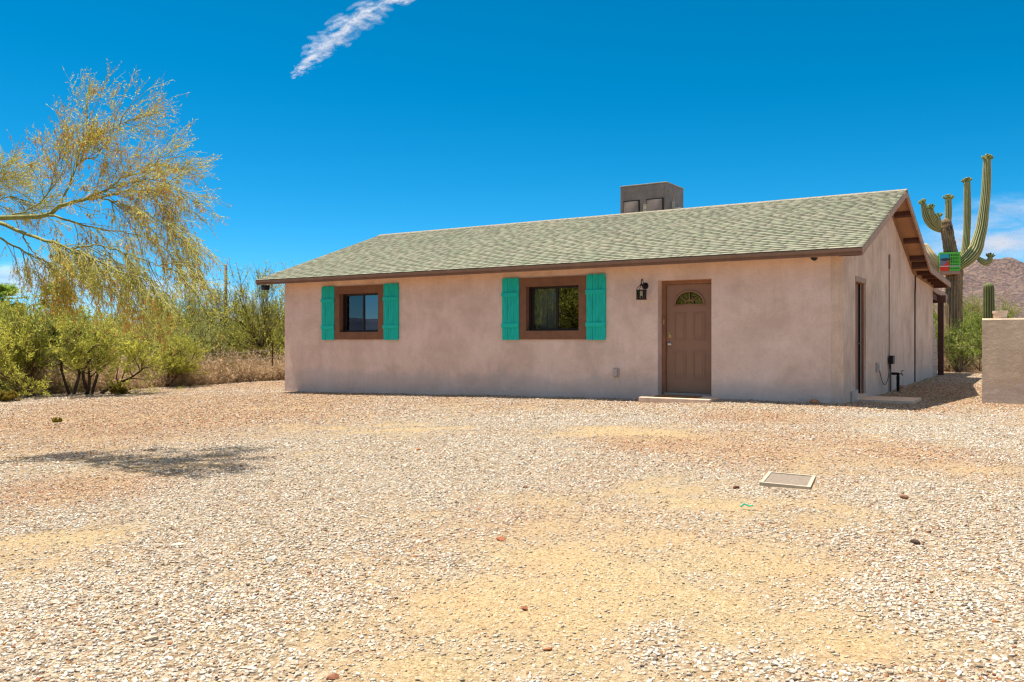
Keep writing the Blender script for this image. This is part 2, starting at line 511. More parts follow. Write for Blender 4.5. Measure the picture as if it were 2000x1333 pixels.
peb = gm.ramp(vo.outputs['Distance'], [(0.0, (1, 1, 1)), (0.55, (0.75, 0.75, 0.75)), (0.85, (0.4, 0.4, 0.4))])
cellc = gm.n('ShaderNodeSeparateColor'); gm.l(vo.outputs['Color'], cellc.inputs[0])
pal = gm.ramp(cellc.outputs[0], [(0.0, (0.25, 0.155, 0.085)), (0.3, (0.39, 0.29, 0.185)), (0.6, (0.47, 0.375, 0.265)), (0.95, (0.53, 0.455, 0.36))])
bed = gm.mix(1.0, pal, peb, 'MULTIPLY')
redc = gm.mix(1.0, gm.ramp(cellc.outputs[1], [(0.0, (0.34, 0.16, 0.085)), (0.5, (0.48, 0.29, 0.17)), (1.0, (0.56, 0.40, 0.28))]), peb, 'MULTIPLY')
c = gm.mix(gm.math('MULTIPLY', sep.outputs[1], 0.95), bed, redc)
c = gm.mix(sep.outputs[0], c, dirt)
desert = gm.ramp(gm.noise(v, 0.9, 6, 0.65), [(0.3, (0.27, 0.145, 0.075)), (0.55, (0.36, 0.22, 0.125)), (0.75, (0.42, 0.30, 0.18))])
c = gm.mix(sep.outputs[2], desert, c)
gm.col(c)
hh = gm.math('ADD', gm.math('MULTIPLY', vo.outputs['Distance'], -0.7), fine)
gm.bump(gm.math('ADD', hh, gm.math('MULTIPLY', grit.outputs['Distance'], -0.35)), 0.75, 0.02)
zones = np.stack([dirt_mask(GX, GY), red_mask(GX, GY), yard_mask(GX, GY), np.ones_like(GX)], -1).reshape(-1, 4)
ground = np_mesh('ground', np.stack([GX, GY, GZ], -1).reshape(-1, 3), GF, gm.mat, smooth=True, attrs={'zones': zones})
tag(ground, kind='structure')

# ------------------------------------------------------------------ gravel (uncountable)
rng = np.random.default_rng(7)
OCT_V = np.array([(1,0,0),(0,1,0),(-1,0,0),(0,-1,0),(0,0,1),(0,0,-1)], float)
OCT_F = np.array([(0,1,4),(1,2,4),(2,3,4),(3,0,4),(1,0,5),(2,1,5),(3,2,5),(0,3,5)])
ph = (1+5**0.5)/2
ICO_V = np.array([(-1,ph,0),(1,ph,0),(-1,-ph,0),(1,-ph,0),(0,-1,ph),(0,1,ph),(0,-1,-ph),(0,1,-ph),(ph,0,-1),(ph,0,1),(-ph,0,-1),(-ph,0,1)], float)/math.sqrt(1+ph*ph)
ICO_F = np.array([(0,11,5),(0,5,1),(0,1,7),(0,7,10),(0,10,11),(1,5,9),(5,11,4),(11,10,2),(10,7,6),(7,1,8),(3,9,4),(3,4,2),(3,2,6),(3,6,8),(3,8,9),(4,9,5),(2,4,11),(6,2,10),(8,6,7),(9,8,1)])

def stone_geo(P, size, base_v, base_f, rng, jit=0.38):
    n = len(P); nv = len(base_v)
    V = base_v[None]*(1+rng.uniform(-jit, jit, (n, nv, 1)))
    sc = np.stack([np.ones(n), rng.uniform(0.55, 0.95, n), rng.uniform(0.26, 0.55, n)], -1)*size[:, None]
    V = V*sc[:, None, :]
    tx = rng.normal(0, 0.42, n); ty = rng.normal(0, 0.42, n); a = rng.uniform(0, 2*math.pi, n)
    x, y, z = V[..., 0], V[..., 1], V[..., 2]
    c_, s_ = np.cos(tx)[:, None], np.sin(tx)[:, None]; y, z = y*c_-z*s_, y*s_+z*c_
    c_, s_ = np.cos(ty)[:, None], np.sin(ty)[:, None]; x, z = x*c_+z*s_, -x*s_+z*c_
    c_, s_ = np.cos(a)[:, None], np.sin(a)[:, None]; x, y = x*c_-y*s_, x*s_+y*c_
    V = np.stack([x, y, z], -1) + P[:, None, :]
    F = base_f[None] + (np.arange(n)*nv)[:, None, None]
    return V.reshape(-1, 3), F.reshape(-1, 3)

PAL = np.array([(0.54,0.495,0.425),(0.47,0.415,0.34),(0.45,0.325,0.225),(0.48,0.36,0.205),(0.33,0.27,0.21),(0.26,0.11,0.05),(0.17,0.13,0.10),(0.62,0.585,0.52)])
W_WHITE = np.array([.33,.23,.11,.07,.09,.025,.05,.12]); W_RED = np.array([.04,.09,.34,.24,.07,.17,.05,.0])
def tints(X, Y, rng):
    n = len(X); r = red_mask(X, Y)
    u = rng.random(n)
    cw, cr = np.cumsum(W_WHITE/W_WHITE.sum()), np.cumsum(W_RED/W_RED.sum())
    iw = np.minimum(np.searchsorted(cw, u), 7); ir = np.minimum(np.searchsorted(cr, u), 7)
    pick = rng.random(n) < r
    c = PAL[np.where(pick, ir, iw)]*rng.uniform(0.82, 1.15, (n, 1))
    d = dirt_mask(X, Y)[:, None]*0.45
    c = c*(1-d) + np.array((0.42, 0.325, 0.20))*d            # dusty stones on the bare patches
    return np.concatenate([np.clip(c, 0, 1), np.ones((n, 1))], -1)

cpt = [at_ground(*p) for p in ((1499, 926), (1596, 933), (1580, 956.5), (1486, 950))]
cen = sum(cpt, Vector())/4
ex = ((cpt[1]-cpt[0]) + (cpt[2]-cpt[3]))/4; ey = ((cpt[0]-cpt[3]) + (cpt[1]-cpt[2]))/4
ex.z = ey.z = 0
_dt = ex.x*ey.y-ex.y*ey.x          # inverse of the lid's own axes, to keep stones off it
COV = (cen.x, cen.y, ey.y/_dt, -ey.x/_dt, -ex.y/_dt, ex.x/_dt, 1.06**2, 1.04**2)
STEPS = [(9.98, 11.32, -0.66, 0.3), (13.40, 14.38, 0.91, 1.99)]
def free(X, Y):
    hx, hy = to_house(X, Y)
    inside = (hx > 0.0) & (hx < 13.43) & (hy > -0.01) & (hy < 12)
    inside |= (((X-COV[0])*COV[2]+(Y-COV[1])*COV[3])**2 < COV[6]) & (((X-COV[0])*COV[4]+(Y-COV[1])*COV[5])**2 < COV[7])
    for (a, b, c_, d_) in STEPS: inside |= (hx > a) & (hx < b) & (hy > c_) & (hy < d_)
    return ~inside

def scatter(y0, y1, dens, smin, smax, margin, rng):
    w = 0.6*y1+margin
    n = int((y1-y0)*2*w*dens)
    Y = rng.uniform(y0, y1, n); X = rng.uniform(-w, w, n)
    k = np.abs(X) < 0.6*Y+margin
    X, Y = X[k], Y[k]
    d = dirt_mask(X, Y)
    keep = (rng.random(len(X)) < (1-0.72*d)*yard_mask(X, Y)) & free(X, Y)
    X, Y, d = X[keep], Y[keep], d[keep]
    s = (smin + (smax-smin)*rng.random(len(X))**2.6)*(1-0.55*d*rng.random(len(X)))
    P = np.stack([X, Y, gz(X, Y)+s*0.13], -1)
    return P, s
gv, gf, gc = [], [], []; off = 0
for (y0, y1, dens, smin, smax, margin, bv_, bf_) in ((2.0, 4.6, 6400, 0.0032, 0.0142, 2.6, ICO_V, ICO_F), (4.6, 8.0, 3600, 0.005, 0.0165, 2.8, OCT_V, OCT_F),
                                          (8.0, 13, 1900, 0.007, 0.020, 3.0, OCT_V, OCT_F), (13, 26.5, 850, 0.011, 0.027, 2.5, OCT_V, OCT_F)):
    P, s = scatter(y0, y1, dens, smin, smax, margin, rng)
    V, F = stone_geo(P, s, bv_, bf_, rng)
    T = np.repeat(tints(P[:, 0], P[:, 1], rng), len(bv_), 0)
    gv.append(V); gf.append(F+off); gc.append(T); off += len(V)
gravel = np_mesh('gravel', np.concatenate(gv), np.concatenate(gf), M['stone'], attrs={'tint': np.concatenate(gc)})
tag(gravel, 'loose pale gravel spread over the front yard', 'gravel', kind='stuff')

# ------------------------------------------------------------------ house
house = empty('house', (LX, LY, 0), UA)
tag(house, 'single storey pink stucco house with pale green shingle roof and teal shutters', 'house')
HW, HD = 13.42, 11.66
OV, OU = 0.55, 0.41
Z_EAVE, SL, Y_RIDGE, Y_BRK = 2.684, 0.344, 4.09, 7.89
Z_RIDGE = Z_EAVE + SL*(Y_RIDGE+OV)
Z_BRK = Z_RIDGE - SL*(Y_BRK-Y_RIDGE)
SL2 = 0.036; Y_END = 12.15
Z_END = Z_BRK - SL2*(Y_END-Y_BRK)
def roof_z(y):
    if y <= Y_RIDGE: return Z_EAVE + SL*(y+OV)
    if y <= Y_BRK: return Z_RIDGE - SL*(y-Y_RIDGE)
    return Z_BRK - SL2*(y-Y_BRK)
X0, X1 = -OU, HW+OU

def wall_cells(mb, us, zs, holes, plane, u_t, mi=0):
    """wall slab with openings; plane(u, d, z) maps to a point, d = 0 outside face, u_t thickness"""
    us = sorted(set(us)); zs = sorted(set(zs))
    def solid(i, j):
        if i < 0 or j < 0 or i >= len(us)-1 or j >= len(zs)-1: return False
        uc, zc = (us[i]+us[i+1])/2, (zs[j]+zs[j+1])/2
        return not any(a < uc < b and c < zc < d for (a, b, c, d) in holes)
    for i in range(len(us)-1):
        for j in range(len(zs)-1):
            if not solid(i, j): continue
            a, b, c, d = us[i], us[i+1], zs[j], zs[j+1]
            p = lambda u, t, z: plane(u, t*u_t, z)
            mb.add([p(a,0,c), p(b,0,c), p(b,0,d), p(a,0,d)], [(0,1,2,3)], mi)
            mb.add([p(a,1,c), p(b,1,c), p(b,1,d), p(a,1,d)], [(3,2,1,0)], mi)
            if not solid(i-1, j): mb.add([p(a,0,c), p(a,0,d), p(a,1,d), p(a,1,c)], [(0,1,2,3)], mi)
            if not solid(i+1, j): mb.add([p(b,0,c), p(b,1,c), p(b,1,d), p(b,0,d)], [(0,1,2,3)], mi)
            if not solid(i, j-1): mb.add([p(a,0,c), p(a,1,c), p(b,1,c), p(b,0,c)], [(0,1,2,3)], mi)
            if not solid(i, j+1): mb.add([p(a,0,d), p(b,0,d), p(b,1,d), p(a,1,d)], [(0,1,2,3)], mi)

ZB = -0.5
WIN = [(1.745, 3.305), (7.008, 8.578)]
WZ0, WZ1 = 1.205, 2.475
DX0, DX1, DZ0, DZ1 = 10.08, 11.13, 0.16, 2.318
mb = MB()
holes = [(a, b, WZ0, WZ1) for a, b in WIN] + [(DX0, DX1, DZ0, DZ1)]
us = [0, HW-0.2] + [t for h in holes for t in h[:2]]; zs = [ZB, 2.80] + [t for h in holes for t in h[2:]]
wall_cells(mb, us, zs, holes, lambda u, d, z: (u, d, z), 0.22)
sh = [(1.0, 1.98, 0.15, 2.32)]
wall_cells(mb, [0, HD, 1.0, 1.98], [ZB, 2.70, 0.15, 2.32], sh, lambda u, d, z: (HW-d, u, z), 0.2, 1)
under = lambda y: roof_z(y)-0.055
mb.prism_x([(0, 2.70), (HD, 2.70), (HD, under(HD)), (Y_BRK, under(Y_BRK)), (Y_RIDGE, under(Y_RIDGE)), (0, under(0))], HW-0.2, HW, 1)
mb.box(0.0, 0.2, 0.22, HD, ZB, 2.70)
mb.prism_x([(0.22, 2.70), (HD, 2.70), (HD, under(HD)), (Y_BRK, under(Y_BRK)), (Y_RIDGE, under(Y_RIDGE)), (0.22, under(0.22))], 0, 0.2)
mb.box(0.2, HW-0.2, HD-0.2, HD, ZB, 2.70)
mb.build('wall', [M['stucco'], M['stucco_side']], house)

# roof deck with painted underside
mb = MB()
th = 0.05
top = [(-OV, roof_z(-OV)), (Y_RIDGE, Z_RIDGE), (Y_BRK, Z_BRK), (Y_END, Z_END)]
low = [(y, z-th) for y, z in top]
for (a, b, c_, d_) in ((0, 1, 1, 0), (1, 2, 2, 1), (2, 3, 3, 2)):
    mb.prism_x([low[a], low[b], top[c_], top[d_]], X0+0.035, X1-0.035)
mb.build('soffit', M['soffit'], house)

# shingles as real overlapping tabs
def shingles(y_a, z_a, y_b, z_b, seed, n_exp=0.143):
    r = np.random.default_rng(seed)
    run = y_b-y_a; L = math.hypot(run, z_b-z_a)
    dy, dz = run/L, (z_b-z_a)/L
    ny_, nz_ = -dz*(1 if run > 0 else -1), abs(dy)
    V, F, T = [], [], []
    nc = int(round(L/n_exp)); ex = L/nc
    base_c = np.array((0.215, 0.225, 0.17))
    for k in range(nc):
        t0 = k*ex; t1 = min(L, t0+ex*1.12)
        s = X0 - r.uniform(0, 0.3)
        while s < X1:
            w = r.choice([0.14, 0.2, 0.27, 0.33])*r.uniform(0.9, 1.1)
            a, b = max(s, X0), min(s+w-0.002, X1)
            s += w
            if b-a < 0.01: continue
            h = r.choice([0.011, 0.0145])
            h0 = -0.004
            j = r.uniform(-0.002, 0.002) if k else 0
            pts = []
            for (ss, tt, hh_) in ((a, t0+j, h0), (b, t0+j, h0), (b, t1, h0), (a, t1, h0), (a, t0+j, h), (b, t0+j, h), (b, t1, 0.003), (a, t1, 0.003)):
                pts.append((ss, y_a+dy*tt+ny_*hh_, z_a+dz*tt+nz_*hh_))
            o = len(V); V += pts
            V += [pts[4], pts[5]]
            F += [tuple(o+i for i in f) for f in ((4,5,6,7),(0,1,9,8),(1,2,6,5),(3,0,4,7))]
            g = r.random()
            c_ = base_c*r.uniform(0.95, 1.05)
            if g < 0.22: c_ = np.array((0.225, 0.22, 0.17))*r.uniform(0.95, 1.04)
            elif g < 0.38: c_ = np.array((0.20, 0.22, 0.158))*r.uniform(0.95, 1.04)
            T += [(0.06, 0.05, 0.04, 1)]*2 + [(*c_, 1)]*6 + [(0.06, 0.05, 0.04, 1)]*2
    return V, F, T
V1, F1, T1 = shingles(-OV-0.03, roof_z(-OV)+0.004-0.03*SL, Y_RIDGE, Z_RIDGE+0.004, 3)
V2, F2, T2 = shingles(Y_BRK, Z_BRK+0.004, Y_RIDGE, Z_RIDGE+0.004, 4)
V3, F3, T3 = shingles(Y_END+0.02, Z_END+0.004, Y_BRK+0.002, Z_BRK+0.004, 5)
o1 = len(V1); o2 = o1+len(V2)
F = F1 + [tuple(i+o1 for i in f) for f in F2] + [tuple(i+o2 for i in f) for f in F3]
sm = NT('asphalt_shingle'); sm.set(Roughness=0.95, Specular_IOR_Level=0.1)
a = sm.n('ShaderNodeAttribute', attribute_name='tint')
sv = sm.obj()
gr = sm.noise(sv, 160, 3, 0.7)
bgn = sm.noise(sv, 0.6, 4, 0.6)
cc = sm.mix(1.0, a.outputs['Color'], sm.ramp(gr, [(0.25, (0.72, 0.72, 0.72)), (0.75, (1.28, 1.26, 1.24))]), 'MULTIPLY')
cc = sm.mix(1.0, cc, sm.ramp(bgn, [(0.3, (0.9, 0.92, 0.9)), (0.7, (1.08, 1.06, 1.04))]), 'MULTIPLY')
sm.col(cc); sm.bump(gr, 0.3, 0.004)
roof = np_mesh('roof', V1+V2+V3, F, sm.mat, house, attrs={'tint': T1+T2+T3})
# ridge caps
mb = MB(); r = random.Random(2)
x = X0
while x < X1-0.02:
    b = min(x+0.15, X1)
    lift = 0.012
    mb.add([(x-0.02, Y_RIDGE-0.15, Z_RIDGE-0.15*SL+0.012), (b, Y_RIDGE-0.15, Z_RIDGE-0.15*SL+lift+0.006), (b, Y_RIDGE, Z_RIDGE+lift+0.012), (x-0.02, Y_RIDGE, Z_RIDGE+0.020),
            (x-0.02, Y_RIDGE+0.15, Z_RIDGE-0.15*SL+0.012), (b, Y_RIDGE+0.15, Z_RIDGE-0.15*SL+lift+0.006), (b, Y_RIDGE-0.15, Z_RIDGE-0.15*SL), (b, Y_RIDGE+0.15, Z_RIDGE-0.15*SL)],
           [(0,1,2,3), (3,2,5,4), (1,6,7,5,2)])
    x = b
mb.build('ridge_cap', simple('ridge_shingle', (0.25, 0.225, 0.17), 0.95, 0.25, 20, 0.2, 100), house)

# fascia along the front eave, rake boards, lookouts
mb = MB()
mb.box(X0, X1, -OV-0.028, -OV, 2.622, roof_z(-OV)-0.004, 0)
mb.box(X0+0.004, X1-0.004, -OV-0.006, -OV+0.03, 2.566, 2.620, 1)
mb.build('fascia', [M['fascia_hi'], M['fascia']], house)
def rake(xa, xb, ys, name='rake_board', depth=0.135, up=0.0):
    mb = MB()
    for i in range(len(ys)-1):
        a, b = ys[i], ys[i+1]
        za, zb = roof_z(a), roof_z(b)
        mb.prism_x([(a, za-depth), (b, zb-depth), (b, zb-0.006+up), (a, za-0.006+up)], xa, xb)
    return mb.build(name, M['rake'], house)
for (xa, xb) in ((X1-0.034, X1), (X0, X0+0.034)):
    rake(xa, xb, [-OV, Y_RIDGE]); rake(xa, xb, [Y_RIDGE, Y_BRK]); rake(xa, xb, [Y_BRK, Y_END])
mb = MB()
for i, (a, b) in enumerate(((0.02, Y_RIDGE), (Y_RIDGE, Y_BRK), (Y_BRK, HD))):
    mb.prism_x([(a, roof_z(a)-0.17), (b, roof_z(b)-0.17), (b, roof_z(b)-0.056), (a, roof_z(a)-0.056)], HW+0.003, HW+0.035)
mb.build('frieze_board', M['fascia_hi'], house)
for y in (-0.45, 1.0, 2.3, 3.6, 4.93, 6.2, 7.15, 7.5, 8.35, 9.3, 10.3, 11.0, 11.6):
    s = SL if y < Y_RIDGE else (-SL if y < Y_BRK else -SL2)
    d = 0.13 if y in (7.5, 11.6) else 0.09
    z = roof_z(y)-0.056
    mb = MB()
    w = 0.045
    mb.prism_x([(y-w, z-d-s*w), (y+w, z-d+s*w), (y+w, z+s*w), (y-w, z-s*w)], HW+0.036, X1-0.036)
    mb.build('lookout', M['dark_beam'], house)
# back eave
mb = MB(); mb.box(X0+0.036, X1-0.036, Y_END, Y_END+0.03, Z_END-0.14, Z_END-0.004); mb.build('fascia', M['fascia'], house)

# windows
def window(x0, x1, curtain_label):
    ox0, ox1, oz0, oz1 = x0+0.16, x1-0.175, 1.385, 2.295
    w = empty('window', (0, 0, 0), 0, house)
    mb = MB()
    y0, y1 = -0.03, 0.15
    mb.box(x0, ox0, y0, y1, WZ0, WZ1); mb.box(ox1, x1, y0, y1, WZ0, WZ1)
    mb.box(ox0, ox1, y0, y1, WZ0, oz0); mb.box(ox0, ox1, y0, y1, oz1, WZ1)
    mb.build('surround', M['brown_stucco'], w)
    f = 0.045; xm = ox0 + (ox1-ox0)*0.535
    mb = MB()
    ya, yb = 0.10, 0.165
    mb.box(ox0, ox0+f, ya, yb, oz0, oz1); mb.box(ox1-f, ox1, ya, yb, oz0, oz1)
    mb.box(ox0+f, ox1-f, ya, yb, oz0, oz0+f); mb.box(ox0+f, ox1-f, ya, yb, oz1-f, oz1)
    mb.box(xm-0.025, xm+0.025, ya+0.004, yb-0.004, oz0+f, oz1-f)
    mb.box(ox0+f, ox0+f+0.05, ya+0.03, yb-0.004, oz0+f, oz1-f)
    mb.box(xm-0.035, xm-0.025, ya+0.002, ya+0.02, (oz0+oz1)/2-0.06, (oz0+oz1)/2)
    mb.build('sash', M['bronze'], w)
    mb = MB(); mb.box(ox0+f+0.05, xm-0.025, 0.142, 0.146, oz0+f, oz1-f); mb.build('pane', M['glass'], w)
    mb = MB(); mb.box(xm+0.025, ox1-f, 0.122, 0.126, oz0+f, oz1-f); mb.build('pane', M['glass_refl'], w)
    # cloth behind the left pane
    mb = MB(); n = 90; vs = []; fs = []
    r = random.Random(int(x0*100)); p1, p2 = r.uniform(0, 6), r.uniform(0, 6)
    for i in range(n+1):
        x = ox0-0.05 + (xm-ox0+0.16)*i/n
        for j, z in enumerate((oz0-0.1, (oz0+oz1)/2, oz1+0.1)):
            y = 0.27 + 0.022*math.sin(i*0.52+p1+j*0.3) + 0.012*math.sin(i*1.13+p2)
            vs.append((x, y, z))
    for i in range(n):
        for j in range(2):
            a_ = i*3+j
            fs.append((a_, a_+3, a_+4, a_+1))
    mb.add(vs, fs)
    cu = mb.build('curtain', M['curtain'], None, smooth=True)
    cu.location = (LX, LY, 0); cu.rotation_euler = (0, 0, UA)
    tag(cu, curtain_label, 'curtain', 'curtains behind the front windows')
window(*WIN[0], 'pale folded curtain behind the smaller looking window farther from the door')
window(*WIN[1], 'pale curtain behind the window beside the wall lantern')

# shutters of three dog-eared boards and two battens
def shutter(x0, x1, wide=0):
    s = empty('shutter', (x0, 0, 0), 0, house)
    w = (x1-x0); n = 3; bw = w/n
    mb = MB()
    for i in range(n):
        a, b = i*bw+0.003, (i+1)*bw-0.003
        z0, z1 = 1.195, 2.495
        c_ = min(0.035, bw*0.3)
        mb.prism_y([(a, z0), (b, z0), (b, z1-c_), (b-c_*0.35, z1-c_*0.3), (b-c_, z1), (a+c_, z1), (a+c_*0.35, z1-c_*0.3), (a, z1-c_)], -0.045, -0.024)
    mb.box(0.004, w-0.004, -0.026, -0.004, 1.24, 2.42)
    mb.build('board_panel', M['teal'], s)
    for z in (1.50, 2.145):
        mb = MB(); mb.box(-0.008, w+0.006, -0.068, -0.0452, z-0.042, z+0.042); mb.build('batten', M['teal_batten'], s, bevel=0.003)
for a, b in ((1.325, 1.742), (3.308, 3.745), (6.586, 7.004), (8.582, 9.0)):
    shutter(a, b)

# front door
YL = 0.245
LX0, LX1, LZ0, LZ1 = 10.16, 11.07, 0.205, 2.243
d = empty('front_door', (0, 0, 0), 0, house)
mb = MB()
cx = (LX0+LX1)/2; rx, rz, zf = 0.275, 0.235, 1.868
mb.box(LX0, LX1, YL, YL+0.045, LZ0, zf)
mb.box(LX0, cx-rx, YL, YL+0.045, zf, LZ1); mb.box(cx+rx, LX1, YL, YL+0.045, zf, LZ1)
na = 28
for i in range(na):
    t0, t1 = math.pi*i/na, math.pi*(i+1)/na
    xa, za, xb, zb = cx-rx*math.cos(t0), zf+rz*math.sin(t0), cx-rx*math.cos(t1), zf+rz*math.sin(t1)
    mb.prism_y([(xa, za), (xb, zb), (xb, LZ1), (xa, LZ1)], YL, YL+0.045)
for (pa, pb) in ((0.150, 0.385), (0.525, 0.760)):
    for (za, zb) in ((1.185, 1.712), (0.47, 0.992)):
        xa, xb = LX0+pa, LX0+pb
        k = 0.022
        for (q0, q1, q2, q3) in ((xa, xb, za, za+k), (xa, xb, zb-k, zb), (xa, xa+k, za+k, zb-k), (xb-k, xb, za+k, zb-k)):
            mb.box(q0, q1, YL-0.013, YL+0.001, q2, q3)
        mb.box(xa+0.05, xb-0.05, YL-0.005, YL+0.001, za+0.05, zb-0.05)
mb.build('door_leaf', M['door'], d, bevel=0.003)
mb = MB()
arc = [(cx-(rx+0.015)*math.cos(math.pi*i/28), YL-0.004, zf+(rz+0.015)*math.sin(math.pi*i/28)) for i in range(29)]
mb.tube(arc, 0.020, 6); mb.box(cx-rx-0.03, cx+rx+0.03, YL-0.018, YL+0.01, zf-0.03, zf+0.004)
hub = [(cx-0.085*math.cos(math.pi*i/14), YL, zf+0.075*math.sin(math.pi*i/14)) for i in range(15)]
mb.tube(hub, 0.011, 6)
for ang in (45, 90, 135):
    c_, s_ = math.cos(R(ang)), math.sin(R(ang))
    mb.tube([(cx-0.085*c_, YL, zf+0.075*s_), (cx-rx*c_, YL, zf+rz*s_)], 0.010, 6)
mb.build('fanlight_bars', M['door'], d, smooth=True)
mb = MB()
mb.prism_y([(cx-rx*math.cos(math.pi*i/28), zf+rz*math.sin(math.pi*i/28)) for i in range(29)][::-1], YL+0.02, YL+0.025)
mb.build('fanlight_pane', M['glass_refl'], d, fix=True)
mb = MB()
mb.box(DX0, LX0-0.003, 0.19, 0.22, LZ0-0.04, DZ1); mb.box(DX0, LX0-0.003, 0.22, 0.32, LZ0-0.04, DZ1)
mb.box(LX1+0.003, DX1, 0.19, 0.32, LZ0-0.04, DZ1); mb.box(LX0-0.003, LX1+0.003, 0.19, 0.32, LZ1+0.004, DZ1)
mb.build('door_frame', M['door_frame'], d)
mb = MB(); mb.box(LX0-0.003, LX1+0.003, 0.12, 0.34, LZ0-0.05, LZ0-0.006); mb.build('threshold', simple('threshold_metal', (0.3, 0.27, 0.23), 0.5, 0.1), d)
mb = MB(); mb.lathe([(0.034, 0), (0.034, 0.008), (0.026, 0.014), (0.012, 0.018), (0.012, 0.04), (0.028, 0.046), (0.032, 0.062), (0.024, 0.076), (0.001, 0.08)], (LX0+0.065, YL, 1.115), 20, 0, 'y')
mb.build('knob', M['nickel'], d, smooth=True)
mb = MB(); mb.lathe([(0.036, 0), (0.036, 0.012), (0.028, 0.022), (0.012, 0.026), (0.012, 0.03), (0.001, 0.031)], (LX0+0.062, YL, 1.285), 20, 0, 'y')
mb.box(LX0+0.03, LX0+0.094, YL-0.008, YL, 1.235, 1.335)
mb.build('deadbolt', M['brass'], d)
mb = MB(); mb.box(LX0-0.052, LX0-0.022, 0.182, 0.1895, 1.495, 1.585); mb.box(LX0-0.042, LX0-0.032, 0.178, 0.1825, 1.52, 1.56)
mb.build('bell_plate', M['brass'], d)

# side door in the gable wall
d = empty('side_door', (0, 0, 0), 0, house)
mb = MB()
mb.box(HW-0.17, HW-0.125, 1.05, 1.93, 0.2, 2.24); mb.build('door_leaf', M['door'], d)
mb = MB()
xb0 = HW-0.195
mb.box(xb0, HW-0.035, 1.93, 1.978, 0.15, 2.318); mb.box(xb0, HW-0.035, 1.002, 1.05, 0.15, 2.318); mb.box(xb0, HW-0.035, 1.05, 1.93, 2.24, 2.318)
mb.box(HW-0.055, HW-0.037, 1.905, 1.93, 0.2, 2.24, 0)
mb.box(HW-0.085, HW-0.073, 1.912, 1.93, 0.2, 2.24, 1)
mb.box(HW-0.124, HW-0.092, 1.92, 1.93, 0.2, 2.24, 2)
mb.build('door_frame', [M['door_frame'], M['white_plastic'], M['bronze']], d)
mb = MB(); mb.box(HW-0.034, HW+0.006, 0.985, 1.995, 2.245, 2.34); mb.build('lintel', M['rake'], d)
mb = MB(); mb.tube([(HW-0.125, 1.86, 1.13), (HW-0.06, 1.86, 1.13), (HW-0.055, 1.78, 1.13)], 0.011, 8); mb.build('handle', M['nickel'], d)
mb = MB(); mb.box(HW-0.19, HW+0.01, 1.0, 1.98, 0.145, 0.195); mb.build('threshold', M['concrete'], d)

# pipes and joints on the gable wall
mb = MB(); mb.tube([(HW+0.012, 4.45, 0.05), (HW+0.012, 4.45, 2.98)], 0.009, 8); mb.box(HW, HW+0.03, 4.42, 4.49, 2.70, 3.0)
mb.build('conduit', simple('brown_conduit', (0.24, 0.16, 0.115), 0.7), house)
mb = MB(); mb.tube([(HW+0.012, 8.15, 0.15), (HW+0.014, 8.15, 2.3), (HW+0.02, 8.17, 2.5), (HW+0.02, 8.2, 2.83)], 0.016, 8)
mb.build('conduit', simple('dark_conduit', (0.055, 0.04, 0.035), 0.7), house)

# rear patio roof: beam, post, rake
mb = MB(); pz = lambda y: 2.73-0.03*(y-HD)
mb.prism_x([(HD+0.02, pz(HD)-0.07), (15.4, pz(15.4)-0.07), (15.4, pz(15.4)), (HD+0.02, pz(HD))], 4.0, HW-0.05)
mb.build('patio_roof', M['dark_beam'], house)
mb = MB(); mb.prism_x([(HD+0.02, pz(HD)-0.13), (15.4, pz(15.4)-0.16), (15.4, pz(15.4)+0.01), (HD+0.02, pz(HD)+0.01)], HW-0.048, HW-0.01); mb.build('patio_rake_board', M['rake'], house)
mb = MB(); mb.box(4.0, HW+0.16, 13.22, 13.42, 2.30, 2.52); mb.build('patio_beam', M['dark_beam'], house)
mb = MB(); mb.box(HW-0.09, HW-0.052, 12.0, 13.2, 2.36, 2.5); mb.build('patio_beam', M['dark_beam'], house)
mb = MB(); mb.box(HW-0.05, HW+0.10, 13.24, 13.40, -0.2, 2.298); mb.build('patio_post', M['dark_beam'], house)

def on_house(o):
    o.location = (LX, LY, 0); o.rotation_euler = (0, 0, UA); return o

# block wall behind the house
mb = MB(); r = random.Random(4)
for row in range(9):
    z0 = 0.02+row*0.203; z1 = z0+0.196
    end = 13.0-0.03*row if row < 6 else (12.5 if row < 8 else 12.15)
    y = HD+0.004 - (0.2 if row % 2 else 0)
    while y < end:
        a, b = max(y, HD+0.004), min(y+0.396, end)
        if b-a > 0.04: mb.box(HW-0.2, HW-0.03+r.uniform(-0.004, 0.004), a, b-0.006, z0, z1)
        y += 0.402
mb.box(HW-0.19, HW-0.045, HD+0.004, 12.1, -0.2, 1.8)
bw = on_house(mb.build('block_wall', M['cmu'], bevel=0.004)); tag(bw, 'stepped end of a painted block wall behind the house', 'block wall')

# ------------------------------------------------------------------ things on and around the house
def hthing(name, label, cat, group=None):
    o = empty(name, (LX, LY, 0), UA); return tag(o, label, cat, group)

